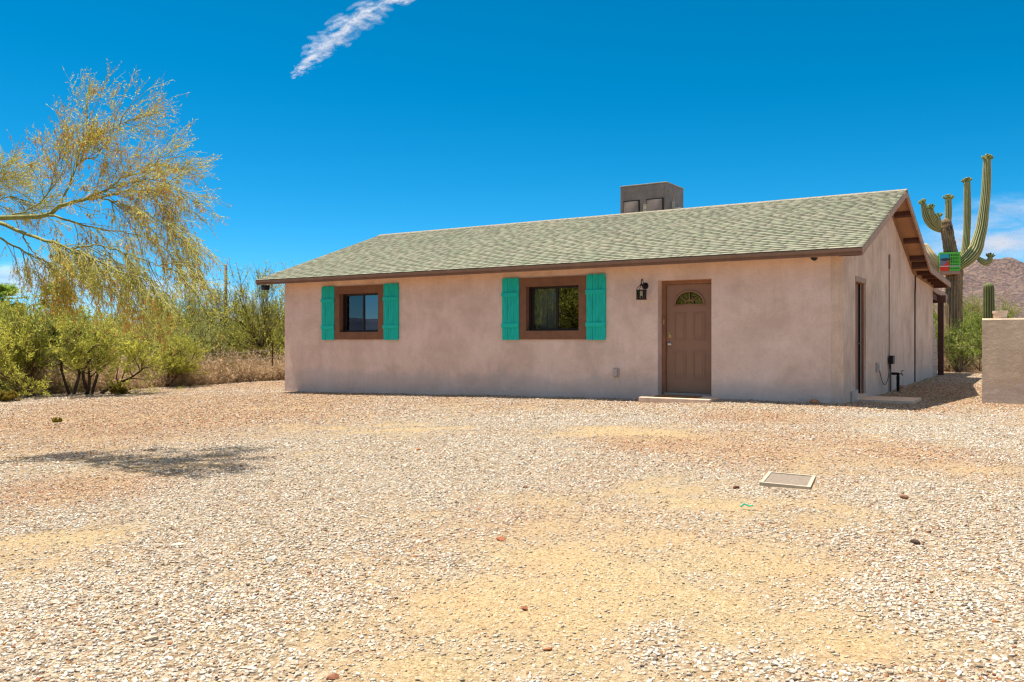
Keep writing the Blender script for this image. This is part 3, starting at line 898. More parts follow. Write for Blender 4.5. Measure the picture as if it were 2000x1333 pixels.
# doorsteps and mat
mb = MB(); mb.box(9.98, 11.32, -0.65, -0.004, -0.1, 0.152)
tag(on_house(mb.build('doorstep', M['concrete'], bevel=0.012)), 'concrete doorstep slab in front of the front door', 'doorstep')
mb = MB(); mb.box(HW+0.012, HW+0.95, 0.92, 1.98, -0.1, 0.15)
tag(on_house(mb.build('doorstep', M['concrete'], bevel=0.012)), 'long concrete slab lying at the side door in shade', 'doorstep')
mb = MB(); mb.box(10.2, 10.98, -0.46, -0.05, 0.154, 0.172)
tag(on_house(mb.build('doormat', M['coir'], bevel=0.004)), 'brown coir doormat on the front doorstep', 'doormat')
mb = MB(); mb.box(HW+0.004, HW+0.03, 0.60, 1.07, -0.05, 0.30, 0); mb.box(HW+0.004, HW+0.034, 1.07, 1.085, -0.05, 0.31, 1)
tag(on_house(mb.build('base_board', [M['grey_plastic'], M['white_plastic']])), 'short grey board standing at the wall foot before the side door', 'board')

# lantern
l = hthing('wall_lantern', 'black caged wall lantern between the front door and the window', 'lantern')
lx, ly = 9.83, -0.19
mb = MB(); mb.lathe([(0.062, 0), (0.062, 0.012), (0.045, 0.026), (0.02, 0.032)], (lx, 0, 2.225), 20, 0, 'y'); mb.build('back_plate', M['black_metal'], l)
mb = MB()
arm = [(lx, -0.02, 2.225), (lx, -0.07, 2.215), (lx, -0.10, 2.25), (lx, -0.115, 2.31), (lx, -0.15, 2.35), (lx, -0.185, 2.335), (lx, -0.195, 2.29), (lx, -0.19, 2.245)]
mb.tube(arm, 0.009, 8); mb.build('arm', M['black_metal'], l, smooth=True)
mb = MB(); h = 0.066
mb.box(lx-h-0.008, lx+h+0.008, ly-h-0.008, ly+h+0.008, 1.955, 1.972)
for sx in (-1, 1):
    for sy in (-1, 1):
        mb.box(lx+sx*h-0.006, lx+sx*h+0.006, ly+sy*h-0.006, ly+sy*h+0.006, 1.972, 2.13)
        mb.tube([(lx+sx*h, ly+sy*h, 2.135), (lx+sx*h*0.86, ly+sy*h*0.86, 2.175), (lx+sx*h*0.5, ly+sy*h*0.5, 2.21), (lx+sx*0.015, ly+sy*0.015, 2.232)], 0.006, 6)
for (a, b, c_, e) in ((lx-h-0.010, lx+h+0.010, ly-h-0.010, ly-h+0.008), (lx-h-0.010, lx+h+0.010, ly+h-0.008, ly+h+0.010), (lx-h-0.010, lx-h+0.008, ly-h+0.008, ly+h-0.008), (lx+h-0.008, lx+h+0.010, ly-h+0.008, ly+h-0.008)):
    mb.box(a, b, c_, e, 2.127, 2.143)
mb.lathe([(0.03, 0), (0.026, 0.02), (0.012, 0.03), (0.012, 0.05)], (lx, ly, 2.222), 12)
mb.build('cage', M['black_metal'], l)
mb = MB()
for s_ in (-1, 1):
    mb.box(lx-h+0.007, lx+h-0.007, ly+s_*h-0.0015, ly+s_*h+0.0015, 1.973, 2.127); mb.box(lx+s_*h-0.0015, lx+s_*h+0.0015, ly-h+0.007, ly+h-0.007, 1.973, 2.127)
mb.build('glass', M['glass_clear'], l)
mb = MB(); mb.lathe([(0.02, 0), (0.02, 0.05), (0.012, 0.052)], (lx, ly, 1.973), 12, 0); mb.build('socket', M['black_metal'], l)
mb = MB(); mb.lathe([(0.010, 0), (0.018, 0.02), (0.021, 0.04), (0.014, 0.065), (0.003, 0.085)], (lx, ly, 2.024), 12, 0)
mb.build('bulb', simple('bulb_glass', (0.8, 0.74, 0.55), 0.15, 0.02), l, smooth=True)

# front outlet, side outlet with cord, junction box, hose tap
o = hthing('outlet_box', 'small painted weatherproof outlet box low on the front wall', 'outlet box')
mb = MB(); mb.box(9.165, 9.285, -0.03, -0.002, 0.475, 0.645); mb.build('back_box', M['pink_paint'], o, bevel=0.006)
mb = MB(); mb.box(9.172, 9.262, -0.075, -0.031, 0.485, 0.635); mb.build('cover', M['pink_paint'], o, bevel=0.012)
o = hthing('outlet_box', 'grey outlet with open white cover on the side wall', 'outlet box')
mb = MB(); mb.box(HW+0.003, HW+0.03, 2.95, 3.10, 0.56, 0.75); mb.build('back_box', M['grey_plastic'], o, bevel=0.005)
mb = MB(); mb.box(HW+0.031, HW+0.075, 3.04, 3.10, 0.585, 0.735); mb.build('cover', M['white_plastic'], o, bevel=0.01)
mb = MB(); mb.box(HW+0.026, HW+0.11, 4.30, 4.52, 0.69, 0.865); mb.box(HW+0.03, HW+0.05, 4.44, 4.48, 0.05, 0.69)
tag(on_house(mb.build('junction_box', M['black_metal'], bevel=0.006)), 'black box on the side wall above the hanging cord', 'junction box')
mb = MB(); pts = []
for i in range(21):
    t = i/20
    pts.append((HW+0.045, 3.09+1.28*t, 0.60+0.10*t-0.42*(1-(2*t-1)**2)*(0.75+0.25*t)))
mb.tube(pts, 0.007, 6)
tag(on_house(mb.build('power_cord', M['dark_wire'], smooth=True)), 'thin dark cord hanging in a loop from the side outlet', 'cord')
t = hthing('hose_tap', 'black wrapped standpipe with hose tap beside the side wall', 'hose tap')
mb = MB()
rr = random.Random(3)
mb.tube([(HW+0.14, 4.73, 0.02+0.02*i) for i in range(24)], [0.030+rr.uniform(-0.004, 0.006) for i in range(24)], 10)
mb.tube([(HW+0.01+0.01*i, 4.73, 0.475) for i in range(16)], [0.026+rr.uniform(-0.003, 0.005) for i in range(16)], 10)
mb.build('pipe_wrap', M['black_foam'], t)
mb = MB()
mb.tube([(HW+0.16, 4.73, 0.475), (HW+0.21, 4.73, 0.475), (HW+0.235, 4.73, 0.44)], 0.013, 8)
mb.tube([(HW+0.205, 4.73, 0.475), (HW+0.225, 4.73, 0.53)], 0.006, 6); mb.tube([(HW+0.20, 4.73, 0.53), (HW+0.25, 4.73, 0.545)], 0.007, 6)
mb.build('tap', M['rust'], t)

# security camera at the left eave, small dark fixture at the right eave
o = hthing('security_camera', 'small dark security camera under the far left eave corner', 'camera')
mb = MB(); mb.box(-0.30, -0.14, -0.50, -0.36, 2.44, 2.56); mb.build('housing', M['black_metal'], o, bevel=0.01)
mb = MB(); mb.lathe([(0.035, 0), (0.03, 0.012), (0.012, 0.018)], (-0.22, -0.50, 2.49), 16, 0, 'y'); mb.build('lens', simple('lens_glass', (0.02, 0.05, 0.12), 0.1), o)
mb = MB(); mb.lathe([(0.06, 0), (0.055, -0.02), (0.03, -0.045), (0.008, -0.052)], (13.05, -0.43, 2.566), 16)
tag(on_house(mb.build('eave_light', M['black_metal'], smooth=True)), 'small black dome fixture under the near right eave', 'eave light')

# rooftop cooler
c = hthing('rooftop_cooler', 'brown metal evaporative cooler standing behind the roof ridge', 'cooler')
cx0, cx1, cy0, cy1, cz0, cz1 = 7.18, 8.41, 4.45, 5.56, 3.95, 5.03
mb = MB(); mb.box(cx0, cx1, cy0, cy1, cz0, cz1-0.012)
mb.box(cx1-0.03, cx1+0.008, cy0-0.008, cy0+0.03, cz0, cz1-0.014); mb.box(cx1, cx1+0.01, cy0+0.42, cy0+0.46, cz0, cz1-0.014)
mb.box(cx0+0.02, cx1-0.05, cy0-0.006, cy0, cz1-0.16, cz1-0.03)
mb.build('cabinet', M['cooler'], c, bevel=0.006)
mb = MB(); mb.box(cx0-0.012, cx1+0.014, cy0-0.014, cy1+0.012, cz1-0.011, cz1+0.014); mb.build('lid', M['cooler_rim'], c, bevel=0.005)
for (a, b, z) in ((cx0+0.11, cx0+0.50, cz1-0.40), (cx0+0.73, cx0+1.13, cz1-0.40)):
    mb = MB(); n = 8; vs = []; fs = []
    for i in range(n+1):
        for j in range(n+1):
            u, v_ = i/n, j/n
            bul = 0.05 + 0.035*math.sin(math.pi*u)*math.sin(math.pi*v_)
            vs.append((a+(b-a)*u, cy0-bul, cz0+0.05+(z-cz0-0.05)*v_))
    for i in range(n):
        for j in range(n):
            q = i*(n+1)+j; fs.append((q, q+n+1, q+n+2, q+1))
    mb.add(vs, fs); mb.box(a, b, cy0-0.049, cy0-0.001, cz0+0.05, z)
    mb.build('access_panel', M['cooler'], c)
    mb = MB()
    for (q0, q1, q2, q3) in ((a-0.03, a-0.004, cz0, z+0.03), (b+0.004, b+0.03, cz0, z+0.03), (a-0.004, b+0.004, z+0.004, z+0.03)): mb.box(q0, q1, cy0-0.012, cy0-0.001, q2, q3)
    mb.build('panel_gap_shade', M['bronze'], c)  # dark strips painted in for the shaded recess around the panel
mb = MB(); mb.box(cx0+0.645, cx0+0.725, cy0-0.05, cy0-0.001, cz1-0.68, cz1-0.50, 0)
mb.lathe([(0.012, 0), (0.012, 0.006)], (cx0+0.685, cy0-0.05, cz1-0.53), 10, 1, 'y'); mb.lathe([(0.012, 0), (0.012, 0.006)], (cx0+0.685, cy0-0.05, cz1-0.63), 10, 1, 'y')
mb.build('switch_box', [simple('beige_plate', (0.55, 0.5, 0.33), 0.5), M['black_metal']], c)
mb = MB(); mb.tube([(cx1+0.02, cy0+0.06, cz1-0.22), (cx1+0.06, cy0+0.10, cz1-0.21), (cx1+0.09, cy0+0.16, cz1-0.27), (cx1+0.095, cy0+0.2, cz1-0.42), (cx1+0.09, cy0+0.22, cz1-0.72)], 0.014, 8); mb.build('hose', simple('tan_hose', (0.35, 0.25, 0.14), 0.5), c, smooth=True)
mb = MB(); mb.box(cx1+0.011, cx1+0.05, cy0+0.30, cy0+0.38, cz1-0.62, cz1-0.42); mb.box(cx1+0.012, cx1+0.16, cy0+0.45, cy0+0.80, cz1-0.72, cz1-0.56); mb.build('float_box', M['white_plastic'], c, bevel=0.005)

# ------------------------------------------------------------------ garden wall with pot
gw = (918/FPX*14.95, 14.95)
gwz = g1(*gw)
mb = MB(); n = 24
vs = []; fs = []
L_, T_ = 5.5, 0.24
rr = random.Random(8)
prof = [(0, -0.3), (0, 1.545), (0.012, 1.56), (0.035, 1.566), (T_-0.035, 1.566), (T_-0.012, 1.56), (T_, 1.545), (T_, -0.3)]
for i in range(n+1):
    x = L_*i/n
    k = 1.0
    for (y, z) in prof: vs.append((x, y + rr.uniform(-0.003, 0.003), z + (rr.uniform(-0.004, 0.004) if z > 1 else 0)))
m_ = len(prof)
for i in range(n):
    for j in range(m_-1): fs.append((i*m_+j, (i+1)*m_+j, (i+1)*m_+j+1, i*m_+j+1))
fs.append(tuple(range(m_))); fs.append(tuple(n*m_+j for j in range(m_))[::-1])
mb.add(vs, fs)
o = mb.build('garden_wall', M['stucco_garden'], None, fix=True); o.location = (gw[0], gw[1], 0); o.rotation_euler = (0, 0, UA)
tag(o, 'low tan stucco garden wall at the right of the yard', 'wall')
pp = at(1950, 622, 15.0)
mb = MB(); mb.lathe([(0.098, 0), (0.104, 0.02), (0.108, 0.085), (0.120, 0.09), (0.122, 0.128), (0.112, 0.13), (0.105, 0.10), (0.02, 0.095)], (0, 0, 0), 28)
o = mb.build('flower_pot', M['clay'], smooth=False); o.location = (pp.x+0.02, pp.y-0.02, 1.569)
tag(o, 'pale round pot standing on the low garden wall', 'pot')

# ------------------------------------------------------------------ utility cover in the gravel
u = empty('utility_cover', (cen.x, cen.y, g1(cen.x, cen.y)))
tag(u, 'rectangular grey concrete utility cover set flush in the gravel', 'utility cover')
mb = MB()
def quadring(o_, i_, z0, z1):
    q = lambda k, sx, sy, z: tuple(ex*sx*k + ey*sy*(1-(1-k)*0.75) + Vector((0, 0, z)))
    cs = ((-1, -1), (1, -1), (1, 1), (-1, 1))
    vs = [q(o_, *c_, z0) for c_ in cs] + [q(o_, *c_, z1) for c_ in cs] + [q(i_, *c_, z1) for c_ in cs] + [q(i_, *c_, z0) for c_ in cs]
    fs = []
    for k in range(4):
        k2 = (k+1) % 4
        fs += [(k, k2, 4+k2, 4+k), (4+k, 4+k2, 8+k2, 8+k), (8+k, 8+k2, 12+k2, 12+k)]
    mb.add(vs, fs)
quadring(1.0, 0.86, -0.09, 0.024)
mb.build('rim', simple('pale_rim', (0.43, 0.36, 0.27), 0.9, 0.12, 10, 0.2, 80), u)
mb = MB()
q = lambda sx, sy, z: tuple(ex*sx*0.855 + ey*sy*0.885 + Vector((0, 0, z)))
mb.add([q(-1, -1, -0.05), q(1, -1, -0.05), q(1, 1, -0.05), q(-1, 1, -0.05), q(-1, -1, 0.017), q(1, -1, 0.017), q(1, 1, 0.017), q(-1, 1, 0.017)],
       [(0,3,2,1),(4,5,6,7),(0,1,5,4),(1,2,6,5),(2,3,7,6),(3,0,4,7)])
mb.build('lid', simple('lid_concrete', (0.21, 0.17, 0.135), 0.95, 0.3, 45, 0.7, 70), u)

# ------------------------------------------------------------------ single rocks
def rock(px, py, size, col, label, flat=0.55, seed=0, name='rock'):
    p = at_ground(px, py); r = np.random.default_rng(seed+int(px))
    bm = bmesh.new(); bmesh.ops.create_icosphere(bm, subdivisions=2, radius=1)
    dirs = r.normal(size=(9, 3)); dirs /= np.linalg.norm(dirs, axis=1)[:, None]; cut = r.uniform(0.55, 0.9, 9)
    for v_ in bm.verts:
        c_ = np.array(v_.co)
        for dd, k in zip(dirs, cut):
            t_ = c_ @ dd
            if t_ > k: c_ = c_ - dd*(t_-k)
        v_.co = Vector(c_*np.array((1, 0.75, flat))*size)
    me = bpy.data.meshes.new(name); bm.to_mesh(me); bm.free()
    m_ = bpy.data.materials.get(name+'_%02x%02x%02x' % tuple(int(x*255) for x in col)) or simple(name+'_%02x%02x%02x' % tuple(int(x*255) for x in col), col, 0.9, 0.25, 18/max(size*10, 0.4), 0.3, 60)
    me.materials.append(m_)
    o = bpy.data.objects.new(name, me); COL.objects.link(o)
    o.location = (p.x, p.y, p.z+size*flat*0.35); o.rotation_euler = (r.uniform(-0.2, 0.2), r.uniform(-0.2, 0.2), r.uniform(0, 6))
    tag(o, label, 'rock', 'single rocks lying about the yard'); return o
rock(1592, 789, 0.115, (0.36, 0.17, 0.08), 'orange brown rock against the front wall near its right corner', 0.5, 5)
rock(1764, 759, 0.12, (0.33, 0.22, 0.15), 'tan rock beside the hose tap standpipe', 0.45, 2)
rock(1437, 955, 0.032, (0.13, 0.06, 0.035), 'dark brown stone just left of the utility cover', 0.7)
rock(978, 1056, 0.036, (0.26, 0.095, 0.045), 'brick red stone on bare dirt in the middle of the yard', 0.45)
rock(1025, 1191, 0.024, (0.26, 0.095, 0.045), 'small brick red chip on bare dirt in the foreground', 0.5)
rock(1068, 1270, 0.024, (0.27, 0.11, 0.05), 'flat red chip nearest the bottom middle of the yard', 0.35)
rock(1765, 974, 0.04, (0.22, 0.11, 0.06), 'rounded brown stone right of the utility cover', 0.55)
rock(1787, 1063, 0.03, (0.07, 0.045, 0.035), 'near black stone in the gravel at the right', 0.7)
rock(1026, 953, 0.026, (0.2, 0.1, 0.06), 'small rust coloured stone beyond the bare dirt', 0.5)
rock(350, 1066, 0.055, (0.56, 0.50, 0.37), 'long pale flat stone in the left gravel', 0.25)
rock(530, 1096, 0.042, (0.62, 0.59, 0.52), 'rounded whitish stone in the left gravel', 0.5)
rock(815, 880, 0.055, (0.40, 0.20, 0.1), 'flat rust stone in the gravel before the left window', 0.35)
rock(650, 1326, 0.026, (0.24, 0.10, 0.055), 'dark red stone at the bottom edge of the yard', 0.6)
rock(132, 768, 0.10, (0.42, 0.19, 0.10), 'red rock at the foot of the dark tree trunks', 0.5)
rock(295, 1250, 0.03, (0.50, 0.40, 0.29), 'tan angular stone in the front left gravel', 0.4)
# green scrap
p = at_ground(1457, 996)
mb = MB(); mb.tube([(-0.035, 0, 0.012), (-0.01, 0.012, 0.028), (0.02, 0.0, 0.016), (0.045, -0.012, 0.022)], [0.007, 0.006, 0.005, 0.006], 6)
o = mb.build('plastic_scrap', simple('green_plastic', (0.02, 0.45, 0.27), 0.5), loc=(p.x, p.y, p.z+0.01)); tag(o, 'bit of bright green plastic lying on the gravel', 'scrap')

# ------------------------------------------------------------------ branch machinery
def norm(a): return a/np.maximum(np.linalg.norm(a, axis=-1, keepdims=True), 1e-9)
def lines(S, D, L, K, wander, bias, rng):
    """polylines: starts S, directions D, lengths L -> (n, K, 3)"""
    n = len(S); P = np.zeros((n, K, 3)); P[:, 0] = S; d = norm(D)
    st = (L/(K-1))[:, None]
    for k in range(1, K):
        d = norm(d + rng.normal(0, wander, (n, 3)) + bias)
        P[:, k] = P[:, k-1] + d*st
    return P
def spawn(P, per, t0, t1, ang, rng):
    n, K, _ = P.shape
    idx_ = np.repeat(np.arange(n), per); m = len(idx_)
    t = rng.uniform(t0, t1, m)*(K-1); i = np.minimum(t.astype(int), K-2); f = (t-i)[:, None]
    A, B = P[idx_, i], P[idx_, i+1]
    S = A*(1-f)+B*f; T = norm(B-A)
    rv = rng.normal(size=(m, 3)); perp = norm(rv - T*(rv*T).sum(-1, keepdims=True))
    a_ = rng.normal(ang, 0.18, m)[:, None]
    return S, T*np.cos(a_)+perp*np.sin(a_), idx_, t/(K-1)
def tubes(P, R0, R1, sides):
    n, K, _ = P.shape
    T = np.empty_like(P); T[:, 1:-1] = P[:, 2:]-P[:, :-2]; T[:, 0] = P[:, 1]-P[:, 0]; T[:, -1] = P[:, -1]-P[:, -2]
    T = norm(T)
    ref = np.where(np.abs(T[..., 2:3]) < 0.9, np.array((0, 0, 1.0)), np.array((1.0, 0, 0)))
    A = norm(np.cross(T, ref)); B = np.cross(T, A)
    R0 = np.broadcast_to(np.asarray(R0, float), (n,)); R1 = np.broadcast_to(np.asarray(R1, float), (n,))
    rad = R0[:, None]*(1-np.linspace(0, 1, K)[None]) + R1[:, None]*np.linspace(0, 1, K)[None]
    an = np.arange(sides)*2*math.pi/sides
    V = P[:, :, None] + rad[:, :, None, None]*(np.cos(an)[None, None, :, None]*A[:, :, None]+np.sin(an)[None, None, :, None]*B[:, :, None])
    k = np.arange(K-1)[:, None]*sides; s = np.arange(sides)[None]; s2 = (s+1) % sides
    f = np.stack([k+s, k+s2, k+sides+s2, k+sides+s], -1).reshape(-1, 4)
    F = f[None] + (np.arange(n)*K*sides)[:, None, None]
    return V.reshape(-1, 3), F.reshape(-1, 4)
def blades(S, D, L, W, rng):
    """thin leaf-sized quads from S along D"""
    n = len(S); D = norm(D)
    rv = rng.normal(size=(n, 3)); B = norm(np.cross(D, rv))
    L = L[:, None]; W = W[:, None]
    V = np.stack([S, S+D*L*0.5+B*W*0.5, S+D*L, S+D*L*0.5-B*W*0.5], 1).reshape(-1, 3)
    F = np.arange(n*4).reshape(n, 4)
    return V, F
class NB:
    def __init__(s): s.V = []; s.F = []; s.mi = []; s.n = 0
    def add(s, V, F, mi=0):
        s.V.append(V); s.F.append(F+s.n); s.mi.append(np.full(len(F), mi)); s.n += len(V)
    def build(s, name, mats, parent=None, smooth=False):
        return np_mesh(name, np.concatenate(s.V), np.concatenate(s.F), mats, parent, np.concatenate(s.mi), smooth)

M['pv_bark'] = simple('palo_verde_bark', (0.22, 0.215, 0.06), 0.8, 0.4, 14, 0.2, 30)
M['pv_twig'] = leaf_mat('palo_verde_twig', (0.36, 0.34, 0.08), (0.60, 0.54, 0.17), 2.0, 0.1)
M['pod'] = leaf_mat('seed_pod', (0.46, 0.19, 0.05), (0.70, 0.42, 0.11), 2.0, 0.25)
M['pv_leaf'] = leaf_mat('palo_verde_leaf', (0.36, 0.38, 0.05), (0.68, 0.62, 0.12), 2.0, 0.4)
M['bark_dark'] = simple('dark_bark', (0.06, 0.042, 0.03), 0.95, 0.35, 10, 0.5, 25)
M['bark_red'] = simple('reddish_bark', (0.14, 0.07, 0.045), 0.95, 0.35, 10, 0.5, 25)
M['twig_grey'] = leaf_mat('grey_green_twig', (0.15, 0.14, 0.05), (0.28, 0.25, 0.09), 1.2, 0.1)
M['leaf_yellow'] = leaf_mat('yellow_green_leaf', (0.27, 0.31, 0.045), (0.64, 0.60, 0.11), 1.1, 0.5)
M['leaf_olive'] = leaf_mat('olive_leaf', (0.18, 0.24, 0.045), (0.46, 0.50, 0.12), 1.1, 0.45)
M['leaf_green'] = leaf_mat('green_leaf', (0.12, 0.21, 0.03), (0.36, 0.42, 0.07), 1.1, 0.4)
M['leaf_gold'] = leaf_mat('golden_leaf', (0.20, 0.155, 0.02), (0.38, 0.28, 0.04), 1.3, 0.35)
M['straw'] = leaf_mat('dry_twig', (0.38, 0.27, 0.16), (0.80, 0.63, 0.42), 0.8, 0.4)
M['palm_leaf'] = leaf_mat('palm_leaf', (0.12, 0.26, 0.03), (0.36, 0.48, 0.08), 1.5, 0.45)

# ------------------------------------------------------------------ foreground palo verde
def resample(pts, K):
    pts = np.array([tuple(p) for p in pts], float)
    # Catmull-Rom through the points
    n = len(pts); ext = np.vstack([2*pts[0]-pts[1], pts, 2*pts[-1]-pts[-2]])
    out = []
    for t in np.linspace(0, n-1-1e-6, K):
        i = int(t); f = t-i
        p0, p1, p2, p3 = ext[i], ext[i+1], ext[i+2], ext[i+3]
        out.append(0.5*((2*p1)+(-p0+p2)*f+(2*p0-5*p1+4*p2-p3)*f*f+(-p0+3*p1-3*p2+p3)*f**3))
    return np.array(out)

def palo_verde():
    rg = np.random.default_rng(21)
    tree = empty('palo_verde_tree', (-7.9, 9.9, g1(-7.9, 9.9)))
    tag(tree, 'yellowish palo verde tree overhanging the yard with hanging seed pods', 'tree')
    base = np.array((-7.9, 9.9, g1(-7.9, 9.9)))
    fork = np.array((-7.4, 9.8, 1.95))
    P = lambda px, py, Z: np.array(at(px if px < 100 else 100+(px-100)*0.86, py if py > 400 else 400+(py-400)*0.80, Z*1.2))
    limbs = [  # points, start radius, end radius, bias for what grows from it
        ([base, base+(0.08, -0.03, 0.8), fork], 0.16, 0.11, None),
        ([fork, P(-110,445,8.1), P(0,427,8), P(92,421,8), P(120,402,7.95), P(162,392,7.9), P(196,379,7.9), P(232,360,7.85), P(260,332,8.2), P(302,322,8.4), P(340,296,8.6)], 0.034, 0.005, (0.04, 0, 0.03)),
        ([P(120,402,7.95), P(129,376,8), P(143,348,8), P(157,309,8.05), P(174,291,8.05), P(207,281,8.1), P(207,262,8.1), P(195,225,8.15), P(182,190,8.2)], 0.015, 0.003, (0.02, 0, 0.05)),
        ([P(157,309,8.05), P(170,262,8.0), P(200,238,7.9), P(240,215,7.8), P(266,200,7.7)], 0.009, 0.003, (0.05, 0, 0.02)),
        ([P(162,392,7.9), P(230,378,8), P(283,365,8.1), P(335,375,8.2), P(372,408,8.2), P(395,440,8.2)], 0.012, 0.003, (0.03, 0, -0.10)),
        ([P(92,421,8), P(125,427,7.9), P(162,438,8.1), P(213,448,8.3), P(270,455,8.5), P(330,472,8.6), P(380,495,8.7)], 0.014, 0.003, (0.03, 0, -0.14)),
        ([fork, P(-60,425,8.2), P(0,437,8.1), P(42,455,8.0), P(98,472,7.8), P(140,486,7.6), P(205,510,7.3), P(270,535,7.1), P(330,548,7.0)], 0.028, 0.004, (0.03, 0, -0.14)),
        ([P(42,455,8.0), P(62,490,8.0), P(88,520,8.0), P(112,545,7.9)], 0.010, 0.003, (0.02, 0, -0.12)),
        ([P(-30,450,8.4), P(40,488,8.5), P(110,520,8.6), P(180,545,8.6), P(235,565,8.6)], 0.014, 0.003, (0.02, 0, -0.12)),
        ([P(196,379,7.9), P(260,398,7.7), P(318,420,7.5), P(370,445,7.4)], 0.009, 0.003, (0.03, 0, -0.10)),
        ([P(232,360,7.85), P(300,342,7.9), P(350,342,8), P(385,365,8)], 0.008, 0.003, (0.04, 0, -0.04)),
        ([P(0,427,8), P(40,416,8.1), P(72,400,8.2), P(95,370,8.2), P(106,330,8.3), P(118,290,8.3)], 0.010, 0.002, (0.0, 0, 0.05)),
        ([P(140,486,7.6), P(200,480,7.4), P(260,492,7.3), P(330,515,7.2), P(385,530,7.1)], 0.009, 0.003, (0.03, 0, -0.12)),
        ([fork, P(-150,400,8.4), P(-80,372,8.5), P(-30,350,8.5), P(5,335,8.5)], 0.02, 0.004, (0.02, 0, 0.0)),
        ([P(-80,372,8.5), P(-40,378,8.4), P(0,385,8.3), P(25,380,8.3)], 0.009, 0.003, (0.02, 0, -0.05)),
        ([fork, fork+(-0.5, 0.3, 0.9), fork+(-1.0, 0.8, 1.7), fork+(-1.2, 1.5, 2.3)], 0.05, 0.008, (0, 0, 0)),
        ([fork, fork+(-0.6, -0.5, 0.7), fork+(-1.5, -1.0, 1.2), fork+(-2.3, -1.2, 1.3)], 0.045, 0.008, (0, 0, -0.05)),
    ]
    tr = NB(); cr = NB()
    Pl, bl, rl, ln = [], [], [], []
    for (pts, r0, r1, bias) in limbs:
        K = 26
        q = resample(pts, K)
        q[1:-1] += rg.normal(0, 0.006, (K-2, 3))
        V, F = tubes(q[None], r0, r1, 10)
        tr.add(V, F)
        if bias is not None:
            Pl.append(q); bl.append(bias); ln.append(np.linalg.norm(np.diff(q, axis=0), axis=1).sum())
    Pl = np.array(Pl); bl = np.array(bl, float); ln = np.array(ln)
    # secondary branches
    per = np.maximum(7, (ln*11).astype(int)); per[0] = int(per[0]*0.6)
    S2, D2, B2 = [], [], []
    for i in range(len(Pl)):
        t0 = 0.45 if i in (0, 5) else 0.12
        if i == 12: t0 = 0.55
        s_, d_, _, _ = spawn(Pl[i:i+1], int(per[i]), t0, 1.0, 0.75, rg)
        S2.append(s_); D2.append(d_); B2.append(np.repeat(bl[i:i+1], len(s_), 0))
        e = Pl[i, -1:] ; ed = norm(Pl[i, -1:]-Pl[i, -3:-2])
        S2.append(np.repeat(e, 3, 0)); D2.append(np.repeat(ed, 3, 0)+rg.normal(0, 0.25, (3, 3))); B2.append(np.repeat(bl[i:i+1], 3, 0))
    S2 = np.concatenate(S2); D2 = np.concatenate(D2); B2 = np.concatenate(B2)
    D2 = norm(D2 + B2*3.2 + np.array((0.12, 0, 0)))
    L2 = rg.uniform(0.22, 0.56, len(S2))
    P2 = lines(S2, D2, L2, 6, 0.13, B2, rg)
    V, F = tubes(P2, rg.uniform(0.0035, 0.006, len(S2)), 0.002, 5); tr.add(V, F)
    # tertiary
    S3, D3, i3, _ = spawn(P2, 6, 0.15, 1.0, 0.6, rg); B3 = B2[i3]
    P3 = lines(S3, D3+B3*2, rg.uniform(0.13, 0.36, len(S3)), 5, 0.14, B3*1.1, rg)
    V, F = tubes(P3, 0.0024, 0.0014, 3); cr.add(V, F, 0)
    # twigs
    S4, D4, i4, _ = spawn(P3, 4, 0.1, 1.0, 0.5, rg); B4 = B3[i4]
    P4 = lines(S4, D4+B4*2+np.array((0, 0, -0.05)), rg.uniform(0.07, 0.24, len(S4)), 4, 0.12, B4*1.4, rg)
    V, F = tubes(P4, 0.0017, 0.0011, 3); cr.add(V, F, 0)
    # leaflets along twigs, pods hanging in clusters
    S5, D5, _, _ = spawn(P4, 4, 0.0, 1.0, 0.8, rg)
    V, F = blades(S5, D5, rg.uniform(0.02, 0.05, len(S5)), rg.uniform(0.005, 0.010, len(S5)), rg); cr.add(V, F, 2)
    clump = fbm(S4[:, 0]*1.6+S4[:, 2]*0.7, S4[:, 2]*1.6+S4[:, 1], 77, 3)
    k = rg.random(len(S4)) < np.clip((clump-0.40)*3.2, 0.08, 0.6)
    S6, D6, _, _ = spawn(P4[k], 3, 0.2, 1.0, 0.8, rg)
    V, F = blades(S6, rg.normal(0, 0.28, (len(S6), 3))+np.array((0, 0, -1)), rg.uniform(0.035, 0.085, len(S6)), rg.uniform(0.008, 0.014, len(S6)), rg); cr.add(V, F, 1)
    for o in (tr.build('trunk', M['pv_bark'], None, True), cr.build('crown', [M['pv_twig'], M['pod'], M['pv_leaf']], None)):
        o.parent = tree; o.matrix_parent_inverse = Matrix.Translation(-tree.location)
palo_verde()

